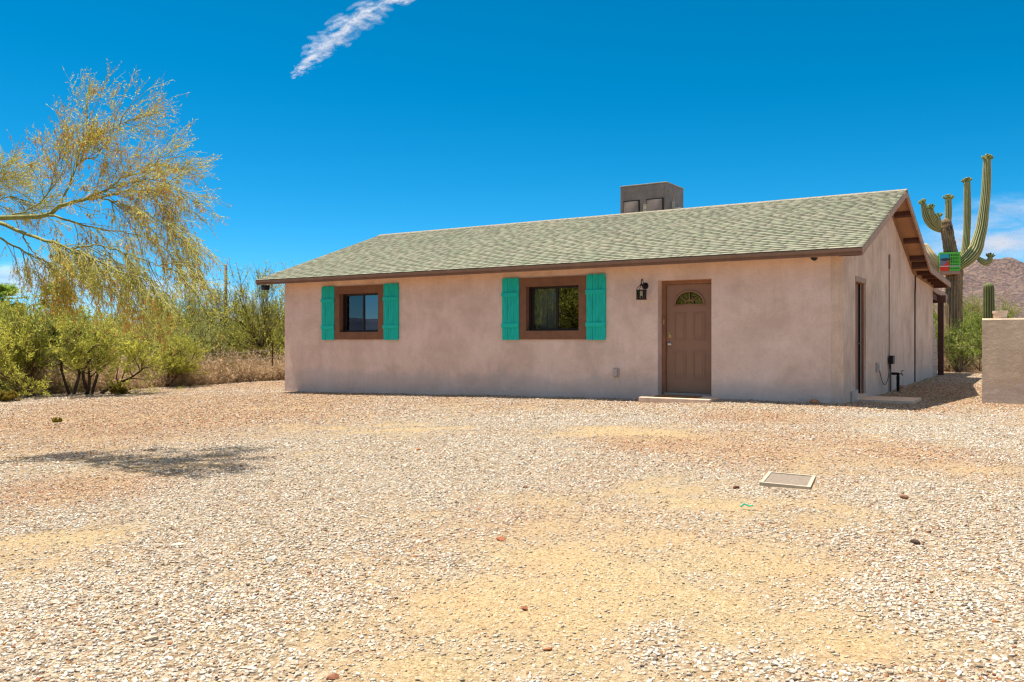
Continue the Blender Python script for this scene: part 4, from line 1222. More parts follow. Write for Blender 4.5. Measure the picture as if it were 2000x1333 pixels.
# ------------------------------------------------------------------ desert trees and shrubs
def desert_tree(name, label, cat, X, Y, height, spread, seed, stems, lean=(0, 0), bark='bark_dark', twig='twig_grey', leaf='leaf_yellow', up=0.12,
                leaves=1.0, n2=9, n3=7, n4=5, group='desert trees beyond the yard', stem_r=0.05, tips=0.0, low=0.25, leaf_len=(0.045, 0.12), leaf_w=(0.012, 0.026)):
    rg = np.random.default_rng(seed)
    z = g1(X, Y)-0.05
    t = empty(name, (X, Y, z)); tag(t, label, cat, group)
    S = rg.normal(0, 0.06, (stems, 3)); S[:, 2] = 0
    an = rg.uniform(0, 2*math.pi, stems) if stems > 3 else np.arange(stems)*2*math.pi/max(1, stems)+rg.uniform(0, 6)
    D = np.stack([np.cos(an)*spread*0.55/height*1.6+lean[0], np.sin(an)*spread*0.55/height*1.6+lean[1], np.ones(stems)], -1)
    P1 = lines(S, D, height*rg.uniform(0.62, 0.85, stems), 9, 0.13, np.array((lean[0]*0.03, lean[1]*0.03, up*0.4)), rg)
    tr = NB(); cr = NB()
    V, F = tubes(P1, stem_r*rg.uniform(0.7, 1.1, stems), stem_r*0.25, 8); tr.add(V, F)
    S2, D2, i2, t2 = spawn(P1, n2, low, 1.0, 0.75, rg)
    L2 = height*rg.uniform(0.22, 0.5, len(S2))*(1.1-0.5*t2)*(0.5+spread/height)
    P2 = lines(S2, D2+np.array((0, 0, up)), L2, 7, 0.16, np.array((0, 0, up*0.5)), rg)
    V, F = tubes(P2, stem_r*0.34, stem_r*0.10, 5); tr.add(V, F)
    S3, D3, i3, _ = spawn(P2, n3, 0.15, 1.0, 0.6, rg)
    P3 = lines(S3, D3+np.array((0, 0, up*1.5)), height*rg.uniform(0.10, 0.24, len(S3)), 5, 0.14, np.array((0, 0, up*0.7)), rg)
    V, F = tubes(P3, 0.0055, 0.003, 3); cr.add(V, F, 0)
    S4, D4, i4, _ = spawn(P3, n4, 0.1, 1.0, 0.5, rg)
    P4 = lines(S4, D4+np.array((0, 0, up)), height*rg.uniform(0.05, 0.13, len(S4)), 4, 0.14, np.array((0, 0, up*0.8)), rg)
    V, F = tubes(P4, 0.0036, 0.002, 3); cr.add(V, F, 0)
    nl = max(1, int(round(8*leaves)))
    if leaves > 0:
        S5, D5, _, _ = spawn(P4, nl, 0.0, 1.0, 0.6, rg)
        cl = fbm(S5[:, 0]*1.7+S5[:, 1]+seed, S5[:, 2]*1.9+S5[:, 1]*0.6, seed, 3)
        k = rg.random(len(S5)) < np.clip((cl-0.28)*3.0, 0.08, 1)
        S5, D5 = S5[k], D5[k]
        V, F = blades(S5, D5+rg.normal(0, 0.3, S5.shape), rg.uniform(*leaf_len, len(S5)), rg.uniform(*leaf_w, len(S5)), rg); cr.add(V, F, 1)
    tr.build('trunk', M[bark], t, True); cr.build('crown', [M[twig], M[leaf]], t)
    return t

def place_copy(src, X, Y, rz, sc, label):
    c = copy_tree(src); c.location = (X, Y, g1(X, Y)-0.05); c.rotation_euler = (0, 0, rz); c.scale = (sc, sc, sc); c['label'] = label; return c

TG = 'desert trees beyond the yard'
tA = desert_tree('desert_tree', 'bushy yellow green tree with curved reddish trunk at the left edge', 'tree', -12.4, 22.3, 2.75, 1.9, 1, 4, (-0.1, -0.1), 'bark_red', leaf='leaf_yellow', leaves=2.0, n2=15, n3=7, n4=5, low=0.04)
tB = desert_tree('desert_tree', 'slim tree with dark upright trunk right of the reddish trunk', 'tree', -11.65, 22.9, 2.6, 1.0, 2, 2, (0.0, 0), leaf='leaf_olive', leaves=1.3, n2=11, n3=6, n4=5, up=0.22, low=0.35)
tC = desert_tree('desert_tree', 'sprawling tree with forked dark trunk leaning right over the fence', 'tree', -11.25, 23.0, 2.5, 2.0, 3, 4, (0.55, 0), leaf='leaf_yellow', leaves=1.6, n2=12, n3=7, n4=5, up=0.08, low=0.3)
tD = desert_tree('mesquite_tree', 'thin dark branched mesquite left of the utility pole', 'tree', -10.9, 30.0, 3.3, 2.4, 4, 5, (0, 0), leaf='leaf_olive', leaves=0.7, n2=11, n3=8, n4=5, up=0.14, low=0.2, stem_r=0.04)
tE = desert_tree('mesquite_tree', 'tall airy mesquite beside the left corner of the house', 'tree', -7.7, 28.6, 4.1, 2.2, 5, 5, (-0.04, 0), leaf='leaf_yellow', leaves=0.85, n2=13, n3=8, n4=6, up=0.15, low=0.18, stem_r=0.05)
tF = desert_tree('desert_tree', 'pale yellow green tree behind the fence between the posts', 'tree', -12.2, 28.8, 2.7, 2.4, 6, 5, (0.1, 0), leaf='leaf_yellow', leaves=2.0, n2=14, n3=7, n4=5, up=0.06, low=0.05)
FG = 'far desert trees on the plain'
M['pale_leaf'] = leaf_mat('pale_leaf', (0.26, 0.28, 0.09), (0.50, 0.50, 0.18), 1.1, 0.4)
far = [(-17.5, 27, 0.3, 1.1, 'bushy tree at the far left edge behind the reddish trunk'), (-15.2, 31, 1.2, 1.05, 'yellow green tree behind the slim dark trunk'), (-15, 38, 2.2, 1.15, 'round tree far behind the leaning tree'),
       (-18.5, 42, 0.8, 1.2, 'pale far tree under the nearer palm'), (-12.6, 40, 3.1, 1.05, 'far tree on the plain just left of the utility pole'), (-10.6, 38, 4.0, 1.0, 'far tree seen right of the utility pole'),
       (-24, 44, 5.0, 1.2, 'far tree beneath the palm at the left edge'), (-21, 36, 1.9, 1.1, 'mid distant tree at the left edge of the yard'), (-15.5, 55, 2.7, 1.3, 'hazy far tree left of the utility pole foot'), (-30, 58, 0.5, 1.5, 'large far tree at the left horizon'), (-22.5, 60, 3.5, 1.4, 'far horizon tree behind the two palms')]
for i, (X, Y, rz, s_, lb) in enumerate(far):
    c_ = place_copy((tF, tA, tE)[i % 3] if i != 1 else tF, X, Y, rz, s_*(0.8 if i % 3 == 2 else 1), lb); c_['group'] = FG
mid = [(-13.3, 24.3, 1.7, 0.85, 'low dense tree between the reddish trunk and the slim dark trunk'), (-10.0, 24.9, 3.3, 0.62, 'low spreading tree right of the leaning tree at the gravel edge'), (-14.6, 23.2, 0.2, 0.9, 'dense tree left of the reddish trunk at the gravel edge'), (-16.4, 24.6, 0.7, 1.1, 'dense yellow green tree filling the left edge of the view'), (-13.8, 26.6, 2.9, 1.0, 'dense low tree between the two left dark trunks'), (-14.6, 28.8, 4.4, 1.05, 'dense tree behind the slim upright trunk'),
       (-10.6, 27.6, 5.3, 0.9, 'low dense tree behind the middle fence post'), (-9.2, 33.0, 1.4, 0.95, 'bushy tree left of the tall airy mesquite'), (-13.4, 33.5, 3.6, 1.0, 'bushy tree behind the fence below the hanging pods'),
       (-7.4, 33.5, 5.9, 1.0, 'bushy tree behind the tall airy mesquite'), (-18.2, 31.5, 2.3, 1.15, 'bushy tree under the palm at the left'), (-11.6, 35.5, 0.2, 1.0, 'bushy tree behind the thin dark mesquite')]
for i, (X, Y, rz, s_, lb) in enumerate(mid):
    c_ = place_copy((tF, tA, tC)[i % 3], X, Y, rz, s_, lb)
    if i % 3 != 1:
        for ch in c_.children:
            if ch.name.startswith('crown'):
                ch.data = ch.data.copy(); ch.data.materials[1] = M['leaf_olive' if i % 2 else 'pale_leaf']
# trees along the boundary left of the frame: the panes reflect them
for i, (X, Y, rz, s_) in enumerate(((-13.6, 12.6, 2.0, 1.15), (-12.6, 10.2, 4.0, 1.35), (-14.5, 7.5, 5.2, 1.5), (-12.6, 4.0, 0.4, 1.6), (-10.2, 6.6, 2.4, 1.35))):
    c_ = place_copy((tA, tF)[i % 2], X, Y, rz, s_*1.35, 'boundary tree left of the yard, mirrored in the window panes'); c_['group'] = 'boundary trees mirrored in the panes'

# shrubs
def shrub(label, X, Y, h, w, seed, leaf, leaves=1.0, twig='twig_grey', group='shrubs around the yard', n=9):
    return desert_tree('shrub', label, 'shrub', X, Y, h, w, seed, n, (0, 0), 'bark_dark', twig, leaf, up=0.1, leaves=leaves, n2=5, n3=5, n4=4, group=group, stem_r=0.014, low=0.15, leaf_len=(0.03, 0.07), leaf_w=(0.012, 0.026))
sA = shrub('golden leaved shrub at the fence post left of the house', -9.7, 27.2, 1.15, 1.2, 31, 'leaf_gold', 1.0)
def scopy(src, X, Y, rz, s_, lb):
    return place_copy(src, X, Y, rz, s_, lb)
scopy(sA, -8.9, 27.6, 1.0, 0.95, 'golden shrub just right of the middle fence post')
scopy(sA, -10.9, 26.6, 2.2, 0.8, 'low golden shrub left of the middle fence post')
scopy(sA, -7.6, 27.9, 3.3, 1.0, 'golden shrub near the house corner behind the right fence post')
p = at_ground(232, 771)
sW = shrub('small yellow green weed at the gravel edge', p.x, p.y, 0.26, 0.4, 35, 'leaf_gold', 1.2, n=6)
p = at_ground(112, 825); scopy(sW, p.x, p.y, 1, 0.42, 'tiny green weed alone in the left gravel')
p = at_ground(15, 785); scopy(sW, p.x, p.y, 2, 1.0, 'weed clump at the left edge of the gravel')
for X, Y, rz, s_, lb in ((-10.2, 29.2, 0.3, 1.15, 'golden shrub behind the barbed wire left of the tall mesquite'), (-8.4, 29.6, 4.2, 1.2, 'golden shrub at the foot of the tall mesquite'),
        (-12.9, 27.0, 5.0, 1.0, 'golden shrub behind the leaning tree'), (-11.7, 28.2, 1.9, 1.1, 'golden shrub under the pale tree behind the fence'), (-7.0, 30.2, 0.8, 1.2, 'golden shrub close to the house wall behind the fence'),
        (-9.3, 28.4, 2.8, 0.9, 'low golden shrub between the two right fence posts')):
    scopy(sA, X, Y, rz, s_, lb)
for X, Y, rz, s_, lb in ((-10.5, 25.4, 1.3, 0.8, 'golden shrub in the dry brush left of the middle fence post'), (-8.6, 26.2, 3.9, 0.75, 'golden shrub in the dry brush right of the middle fence post'), (-11.9, 25.0, 5.6, 0.7, 'golden shrub in the dry brush beside the leaning tree')):
    scopy(sA, X, Y, rz, s_, lb)
# right side, behind the house
sB = shrub('green creosote shrub behind the patio post', 15.3, 30.6, 2.1, 1.9, 41, 'leaf_green', 1.6, n=13)
scopy(sB, 15.9, 29.3, 1.5, 0.9, 'green creosote shrub beside the garden wall end')
scopy(sB, 14.5, 28.0, 2.6, 0.85, 'low green shrub before the saguaro trunk')
scopy(sB, 14.1, 31.5, 3.6, 1.0, 'green shrub half hidden behind the patio post')
scopy(sB, 17.8, 33.5, 4.4, 1.1, 'green shrub behind the small saguaro')
sC = shrub('yellowish shrub behind the pot on the garden wall', 19.4, 34.5, 2.0, 2.0, 43, 'leaf_yellow', 0.9, n=10)
scopy(sC, 21.5, 38, 1.4, 1.15, 'yellowish shrub at the right edge beyond the garden wall')
scopy(sC, 17.2, 36.5, 2.4, 1.0, 'yellowish shrub right of the big saguaro trunk')
scopy(sC, 15.2, 36.5, 0.6, 1.1, 'yellowish shrub behind the big saguaro trunk')
for i, (X, Y, rz, s_) in enumerate(((24, 48, 0.4, 1.0), (29, 55, 2.0, 1.1), (33, 60, 4.0, 1.2), (26, 62, 5.0, 1.2))):
    c_ = place_copy((tD, tF)[i % 2], X, Y, rz, s_, ['thin far tree on the plain below the mountain', 'pale far tree right of the small saguaro', 'pale far tree at the right edge below the mountain', 'rounded far tree below the mountain foot'][i]); c_['group'] = FG
# plant beside the pot
sp = shrub('fresh green sprig growing beside the pot behind the garden wall', 8.80, 15.95, 1.75, 0.2, 47, 'leaf_green', 1.3, n=4)

# dry brush and grass (uncountable)
def brush(name, label, pts, hmin, hmax, seed, per=26):
    rg = np.random.default_rng(seed)
    P = np.array(pts); n = len(P)*per
    S = np.repeat(P, per, 0) + np.concatenate([rg.normal(0, 0.16, (n, 2)), np.zeros((n, 1))], 1)
    S[:, 2] = gz(S[:, 0], S[:, 1])-0.01
    D = rg.normal(0, 0.6, (n, 3)); D[:, 2] = np.abs(D[:, 2])+0.65
    L = rg.uniform(hmin, hmax, n)*np.repeat(rg.uniform(0.45, 1.5, len(P))*(0.5+fbm(P[:, 0]*0.9, P[:, 1]*0.9, seed, 3)), per)
    A = lines(S, D, L, 4, 0.25, np.array((0, 0, -0.03)), rg)
    nb = NB(); V, F = tubes(A, 0.0045, 0.0022, 3); nb.add(V, F)
    S2, D2, _, _ = spawn(A, 4, 0.3, 1.0, 0.7, rg)
    B = lines(S2, D2, rg.uniform(0.08, 0.22, len(S2)), 3, 0.25, np.array((0, 0, 0.02)), rg)
    V, F = tubes(B, 0.003, 0.0018, 3); nb.add(V, F)
    S3, D3, _, _ = spawn(B, 3, 0.1, 1.0, 0.6, rg)
    V, F = blades(S3, D3+np.array((0, 0, 0.3)), rg.uniform(0.05, 0.13, len(S3)), rg.uniform(0.010, 0.022, len(S3)), rg); nb.add(V, F)
    o = nb.build(name, [M['straw']]); tag(o, label, 'dry brush', kind='stuff'); return o
rg = np.random.default_rng(5)
pts = []
while len(pts) < 900:
    X, Y = rg.uniform(-14, -5.6), rg.uniform(23, 31)
    if yard_mask(np.array([X]), np.array([Y]))[0] < 0.35: pts.append((X, Y, 0))
brush('dry_brush', 'dry greyish brush along the wire fence left of the house', pts, 0.25, 0.75, 6)
pts = []
while len(pts) < 260:
    X, Y = rg.uniform(-14.5, -5.8), rg.uniform(22.6, 27.5)
    if yard_mask(np.array([X]), np.array([Y]))[0] < 0.6 and fbm(np.array([X*1.1]), np.array([Y*1.1]), 61, 3)[0] > 0.45: pts.append((X, Y, 0))
brush('dry_grass', 'pale straw grass tufts at the far gravel edge before the fence', pts, 0.3, 0.8, 9, 30)
pts = [(rg.uniform(12.5, 24), rg.uniform(28.8, 34), 0) for _ in range(260)]
brush('dry_grass', 'dry straw coloured grass behind the house by the saguaro', pts, 0.15, 0.5, 7, 22)

# ------------------------------------------------------------------ wire fence and utility pole
fe = empty('wire_fence', (-12.5, 25.2, g1(-12.5, 25.2))); tag(fe, 'rusty post and barbed wire fence at the left of the yard', 'fence')
fp = [(-18.2, 24.6), (-15.3, 24.9), (-12.5, 25.2), (-9.65, 25.6), (-7.22, 26.0), (-4.4, 26.4)]
for (X, Y) in fp:
    mb = MB(); z = g1(X, Y)
    dx, dy = X+12.5, Y-25.2
    b = fe.location.z
    mb.box(dx-0.022, dx+0.022, dy-0.004, dy+0.004, z-b-0.3, z-b+1.17); mb.box(dx-0.004, dx+0.004, dy-0.026, dy-0.004, z-b-0.3, z-b+1.17)
    mb.build('post', M['rust'], fe)
for h in (0.28, 0.5, 0.72, 0.95):
    mb = MB(); rr = random.Random(int(h*100))
    for i in range(len(fp)-1):
        (xa, ya), (xb, yb) = fp[i], fp[i+1]
        pl = []
        for k in range(9):
            t_ = k/8
            x_, y_ = xa+(xb-xa)*t_, ya+(yb-ya)*t_
            za, zb = g1(xa, ya), g1(xb, yb)
            pl.append((x_+12.5, y_-25.2-0.03, za+(zb-za)*t_-fe.location.z+h-0.03*math.sin(math.pi*t_)))
        mb.tube(pl, 0.0035, 4)
        for k in range(18):
            t_ = (k+0.5)/18; x_, y_ = xa+(xb-xa)*t_+12.5, ya+(yb-ya)*t_-25.23
            z_ = g1(xa, ya)+(g1(xb, yb)-g1(xa, ya))*t_-fe.location.z+h-0.03*math.sin(math.pi*t_)
            mb.tube([(x_-0.006, y_, z_-0.02), (x_+0.006, y_, z_+0.02)], 0.002, 3)
    mb.build('barbed_wire', M['galv'], fe)

pp = at(441, 640, 72)
pl = empty('utility_pole', (pp.x, pp.y, 0)); tag(pl, 'brown wooden utility pole on the plain left of the house', 'pole')
mb = MB(); mb.tube([(0, 0, -0.5), (0, 0, 3), (0, 0, EYE+(664-517)/FPX*72)], [0.16, 0.14, 0.11], 12); mb.build('shaft', M['pole_wood'], pl, smooth=True)
for z in (4.9, 5.9):
    mb = MB()
    mb.tube([(0.1, 0, z), (0.33, 0, z+0.05)], 0.02, 6); mb.lathe([(0.03, 0), (0.06, 0.03), (0.03, 0.07), (0.055, 0.10), (0.02, 0.14)], (0.33, 0, z+0.02), 10)
    mb.build('insulator', M['black_metal'], pl)
mb = MB(); mb.tube([(0.33, 0, 6.0), (0.36, 0.02, 5.2), (0.20, 0.05, 4.3), (0.15, 0, 3.6)], 0.014, 5); mb.build('drop_cable', M['dark_wire'], pl)
mb = MB(); mb.tube([(0.0, 0, 6.3)] + [(-22*i/8, 6*i/8, 6.3-1.3*math.sin(math.pi*i/8)*0.5) for i in range(1, 9)], 0.012, 4); mb.build('cable', M['dark_wire'], pl)

# ------------------------------------------------------------------ palms
def palm(X, Y, zc, rad, seed, label):
    rg = np.random.default_rng(seed)
    t = empty('fan_palm', (X, Y, g1(X, Y))); tag(t, label, 'palm', 'palms on the left horizon')
    z0 = zc-g1(X, Y)
    mb = MB(); mb.tube([(0, 0, -0.2), (0.05, 0, z0*0.5), (0, 0, z0)], [0.2, 0.16, 0.14], 10); mb.build('trunk', M['bark_red'], t)
    nb = NB(); n = 46
    an = rg.uniform(0, 2*math.pi, n); el_ = rg.uniform(-0.5, 1.35, n)
    D = np.stack([np.cos(an)*np.cos(el_), np.sin(an)*np.cos(el_), np.sin(el_)], -1)
    P = lines(np.tile((0, 0, z0), (n, 1)).astype(float), D, np.full(n, rad*0.6), 4, 0.02, np.array((0, 0, -0.06)), rg)
    V, F = tubes(P, 0.016, 0.010, 3); nb.add(V, F)
    m = 22
    S = np.repeat(P[:, -1], m, 0); T = np.repeat(norm(P[:, -1]-P[:, -2]), m, 0)
    side = norm(np.cross(T, np.array((0, 0, 1.0)))); a_ = np.tile(np.linspace(-1.2, 1.2, m), n)[:, None]
    V, F = blades(S, T*np.cos(a_)+side*np.sin(a_)+np.array((0, 0, -0.12)), np.full(len(S), rad*0.62), np.full(len(S), 0.05), rg); nb.add(V, F)
    nb.build('crown', [M['palm_leaf']], t)
palm(-24.2, 41, EYE+76/FPX*41, 0.85, 3, 'green fan palm cut by the left edge of the view')
palm(-21.6, 41, EYE+78/FPX*41, 0.8, 4, 'green fan palm rising above the trees at the left')

# ------------------------------------------------------------------ saguaros
sg = NT('saguaro_skin'); sg.set(Roughness=0.75, Specular_IOR_Level=0.2)
ra = sg.n('ShaderNodeAttribute', attribute_name='rib')
rn = sg.noise(sg.obj((1, 1, 1.0)), 2.6, 5, 0.6)
rb = sg.noise(sg.obj((0.3, 0.3, 3.0)), 2.2, 3, 0.5)
green = sg.ramp(rn, [(0.3, (0.135, 0.18, 0.045)), (0.7, (0.24, 0.265, 0.08))])
green = sg.mix(sg.math('MULTIPLY', rb, 0.45), green, (0.06, 0.085, 0.025))
crest = sg.mix(sg.ramp(ra.outputs['Fac'], [(0.74, (0, 0, 0)), (0.95, (1, 1, 1))]), green, (0.52, 0.47, 0.27))
sg.col(crest)
M['saguaro'] = sg.mat
M['saguaro_dark'] = sg.mat.copy(); M['saguaro_dark'].name = 'dark_saguaro_skin'
for nd in M['saguaro_dark'].node_tree.nodes:
    if nd.type == 'VALTORGB' and nd.color_ramp.elements[0].color[1] > 0.1:
        nd.color_ramp.elements[0].color = (0.055, 0.085, 0.02, 1); nd.color_ramp.elements[1].color = (0.11, 0.145, 0.04, 1)
    if nd.type == 'MIX' and nd.inputs[7].default_value[0] > 0.4: nd.inputs[7].default_value = (0.22, 0.22, 0.10, 1)
sg2 = NT('saguaro_bark'); sg2.set(Roughness=0.95, Specular_IOR_Level=0.1)
ra = sg2.n('ShaderNodeAttribute', attribute_name='rib')
bk = sg2.noise(sg2.obj((1, 1, 0.5)), 5, 6, 0.65, 0.8)
cb = sg2.ramp(bk, [(0.3, (0.08, 0.05, 0.03)), (0.5, (0.19, 0.125, 0.07)), (0.7, (0.31, 0.22, 0.13))])
cb = sg2.mix(sg2.math('MULTIPLY', sg2.ramp(ra.outputs['Fac'], [(0.5, (0, 0, 0)), (1.0, (1, 1, 1))]), 0.5), cb, (0.38, 0.30, 0.18))
sg2.col(cb); sg2.bump(sg2.noise(sg2.obj(), 24, 5, 0.7), 0.7, 0.03)
M['saguaro_bark'] = sg2.mat
M['bud'] = leaf_mat('saguaro_bud', (0.10, 0.14, 0.03), (0.34, 0.36, 0.12), 3, 0.1)
M['saguaro_pale'] = simple('pale_ribs', (0.48, 0.38, 0.22), 0.9, 0.25, 6)

def ribbed(pts, rads, ribs, depth, K=60, sub=5, dome=True, seed=0, lump=0.012):
    q = resample(pts, K); rr = resample([(r_, 0, 0) for r_ in rads], K)[:, 0]
    rg = np.random.default_rng(seed)
    if dome:   # rounded tip
        d = np.concatenate([[0], np.cumsum(np.linalg.norm(np.diff(q, axis=0), axis=1))]); tot = d[-1]
        rt = rr[-1]*1.1; x = np.clip((d-(tot-rt))/rt, 0, 0.995)
        # add extra rings at the tip
        tipd = norm(q[-1]-q[-2])
        ext = np.linspace(0.15, 1.0, 7)
        q = np.concatenate([q, q[-1]+tipd*rt*ext[:, None]*0.9]); rr = np.concatenate([rr, rr[-1]*np.sqrt(np.maximum(1-ext**2, 0.0004))])
    K = len(q); n = ribs*sub
    T = np.empty_like(q); T[1:-1] = q[2:]-q[:-2]; T[0] = q[1]-q[0]; T[-1] = q[-1]-q[-2]; T = norm(T)
    A = np.zeros_like(q); a0 = np.array((0, 1.0, 0.0))
    for i in range(K):
        a0 = a0 - T[i]*(a0@T[i]); a0 /= np.linalg.norm(a0); A[i] = a0
    B = np.cross(T, A)
    an = np.arange(n)*2*math.pi/n
    rib = np.abs(np.cos(an*ribs/2))**0.8
    rad = rr[:, None]*(1-depth+depth*rib[None])*(1+rg.normal(0, lump, (K, 1)) + (rg.normal(0, lump, (K, n)) if lump > 0.02 else 0))
    V = q[:, None] + rad[..., None]*(np.cos(an)[None, :, None]*A[:, None]+np.sin(an)[None, :, None]*B[:, None])
    k = np.arange(K-1)[:, None]*n; s = np.arange(n)[None]; s2 = (s+1) % n
    F = np.stack([k+s, k+s2, k+n+s2, k+n+s], -1).reshape(-1, 4)
    return V.reshape(-1, 3), F, np.tile(rib, K), q[-1], T[-1], rr[-8] if dome else rr[-1]

def buds(center, axis_, r_, n, rg, parent, base):
    nb = NB(); axis_ = norm(axis_)
    an = rg.uniform(0, 2*math.pi, n); ph_ = rg.uniform(0.15, 1.15, n)
    a = norm(np.cross(axis_, np.array((0.3, 1, 0.2)))); b = np.cross(axis_, a)
    D = axis_*np.cos(ph_)[:, None] + (a*np.cos(an)[:, None]+b*np.sin(an)[:, None])*np.sin(ph_)[:, None]
    S = center - axis_*r_*0.95 + D*r_*0.95
    P = np.stack([S, S+D*0.035, S+D*0.07, S+D*rg.uniform(0.085, 0.12, (n, 1))], 1)-base
    V, F = tubes(P, 0.026, 0.02, 6); nb.add(V, F)
    P2 = np.stack([P[:, -1], P[:, -1]+D*0.02], 1); V, F = tubes(P2, 0.024, 0.002, 6); nb.add(V, F)
    nb.build('flower_bud', [M['bud']], parent)

def big_saguaro():
    Z = 29.0
    S_ = lambda zx, zy, dz=0: np.array(at(1770+zx/4.04, 290+zy/4.04, Z+dz))
    base = np.array(at(1862, 700, Z)); base[2] = g1(base[0], base[1])-0.1
    t = empty('saguaro', tuple(base)); tag(t, 'tall many armed saguaro cactus rising behind the house', 'cactus')
    k = 29.0/FPX/4.04
    def part(name, pts, wid, mat, ribs, depth=0.2, dome=True, seed=0, parent=t, K=60):
        V, F, rib, tip, ax, rt = ribbed([p-base for p in pts], [w*k/2 for w in wid], ribs, depth, K, 4, dome, seed, 0.028 if name == 'trunk' else 0.012)
        o = np_mesh(name, V, F, mat, parent, smooth=True, attrs={'rib': rib})
        return o, tip+base, ax, rt
    rg = np.random.default_rng(3)
    tr, *_ = part('trunk', [base, S_(372,1250), S_(374,1100), S_(378,980), S_(364,880), S_(347,800), S_(333,720), S_(322,650), S_(316,590)], [128,128,128,126,108,98,92,92,76], M['saguaro_bark'], 18, 0.09, True, 1, K=80)
    arms = [
        ([S_(325,640), S_(332,560), S_(334,500), S_(333,412)], [30,48,50,48], 'saguaro', 22),
        ([S_(300,650,0.1), S_(255,632,0.1), S_(205,600,0.1), S_(163,540,0.1), S_(138,448,0.1)], [40,62,72,66,44], 'saguaro', 22),
        ([S_(240,615,-0.1), S_(222,560,-0.15), S_(205,520,-0.2), S_(198,482,-0.2)], [30,46,44,34], 'saguaro', 14),
        ([S_(262,620,-0.15), S_(258,585,-0.2), S_(252,550,-0.2)], [26,40,34], 'saguaro', 12),
        ([S_(405,940,0.15), S_(440,880,0.2), S_(465,800,0.2), S_(475,700,0.2), S_(480,600,0.2), S_(482,480,0.2), S_(480,278,0.2)], [60,74,62,54,54,55,50], 'saguaro', 24),
        ([S_(385,950,-0.1), S_(440,912,-0.15), S_(500,860,-0.2), S_(545,800,-0.2), S_(570,720,-0.2), S_(596,620,-0.2), S_(612,500,-0.2), S_(628,360,-0.2), S_(635,220,-0.2), S_(638,100,-0.2)], [60,82,100,104,92,82,74,68,64,56], 'saguaro', 30),
        ([S_(560,862,-0.2), S_(590,885,-0.25), S_(625,902,-0.25), S_(655,890,-0.25), S_(662,868,-0.25)], [30,42,50,46,36], 'saguaro', 14),
    ]
    for i, (pts, wid, mt, nbud) in enumerate(arms):
        o, tip, ax, rt = part('arm', pts, wid, M[mt], 13 if wid[1] < 70 else 16, 0.22, True, 10+i)
        buds(tip, ax, rt*1.05, nbud, rg, o, base)
    part('arm', [S_(330,960,-0.1), S_(275,940,-0.1), S_(225,890,-0.1), S_(190,850,-0.1), S_(150,780,0.0)], [60,84,84,80,60], M['saguaro_pale'], 12, 0.25, True, 30)
    # woodpecker holes
    for (zx, zy, r_) in ((318, 635, 0.075), (322, 675, 0.035), (345, 995, 0.06), (300, 1080, 0.04)):
        p = S_(zx, zy)-base
        mb = MB(); mb.lathe([(r_*1.25, -0.02), (r_*1.2, 0.03), (r_*0.95, 0.03), (r_*0.85, -0.01), (0.004, -0.015)], (p[0], p[1]-(0.17 if zy < 700 else 0.245), p[2]), 14, 0, 'y')
        mb.build('nest_hole', M['black_foam'] if r_ < 0.05 else M['bark_dark'], t, smooth=True)
big_saguaro()

# coloured crate on its shelf in front of the saguaro trunk
Zc = 28.55
def CP(px, py): return at(px, py, Zc)
c0 = CP(1855, 512)
b = empty('crate', (c0.x, c0.y, c0.z)); b.rotation_euler = (0, 0, R(-18)); tag(b, 'bright green plastic crate with coloured picture panel fixed on the saguaro', 'crate')
W, H, Dp = 0.30, 0.30, 0.36
mg = simple('green_crate_plastic', (0.14, 0.62, 0.07), 0.45, 0.08)
mb = MB()
mb.box(-W, W, 0, 0.02, -H, -H+0.05); mb.box(-W-0.02, W+0.02, -0.02, 0.04, H-0.04, H+0.02)
for i in range(6):
    x = 0.0+i*W/5.2; mb.box(x, x+0.028, 0.0, 0.018, -H+0.05, H-0.04)
for z in (-0.18, -0.06, 0.06, 0.17): mb.box(0.0, W, -0.004, 0.012, z-0.012, z+0.012)
mb.box(-W, -W+0.02, 0.02, Dp, -H, H); mb.box(W-0.02, W, 0.02, Dp, -H, H); mb.box(-W+0.02, W-0.02, 0.02, Dp, -H, -H+0.02)
mb.build('body', mg, b)
mb = MB(); mb.box(-W+0.021, W-0.021, 0.06, 0.08, -H+0.021, H-0.05); mb.build('liner', M['black_foam'], b)
mb = MB(); mb.box(-W+0.002, -0.02, -0.012, -0.002, 0.10, H-0.042, 0)
mb.box(-W+0.002, -0.02, -0.012, -0.002, -0.14, 0.10, 1); mb.box(-W+0.002, -0.02, -0.012, -0.002, -H+0.002, -0.14, 2)
mb.add([(-W+0.01, -0.016, -0.139), (-0.02, -0.016, -0.139), (-0.02, -0.016, 0.04), (-0.09, -0.016, -0.02), (-0.17, -0.016, -0.10)], [(0, 1, 2, 3, 4)], 2)
mb.box(-W+0.004, W-0.01, -0.020, -0.014, -0.155, -0.130, 3)
mb.box(-0.20, 0.06, -0.019, -0.013, 0.055, 0.085, 4)
mb.add([(-W+0.01, -0.0155, 0.099), (-0.2, -0.0155, 0.02), (-0.02, -0.0155, 0.06), (-0.02, -0.0155, 0.12), (-0.12, -0.0155, 0.13)], [(0, 1, 2, 3, 4)], 5)
mb.build('picture_panel', [simple('teal_print', (0.03, 0.40, 0.52), 0.5), simple('grey_print', (0.22, 0.22, 0.27), 0.5, 0.4, 14), simple('red_print', (0.80, 0.045, 0.02), 0.5), M['white_plastic'], simple('brown_print', (0.13, 0.06, 0.03), 0.5), simple('navy_print', (0.05, 0.06, 0.1), 0.5)], b)
mb = MB(); mb.box(-W, W, -0.03, 0.5, -H-0.105, -H-0.004)
o = mb.build('crate_shelf', simple('pink_board', (0.42, 0.25, 0.17), 0.8, 0.2, 8)); o.location = b.location; o.rotation_euler = b.rotation_euler
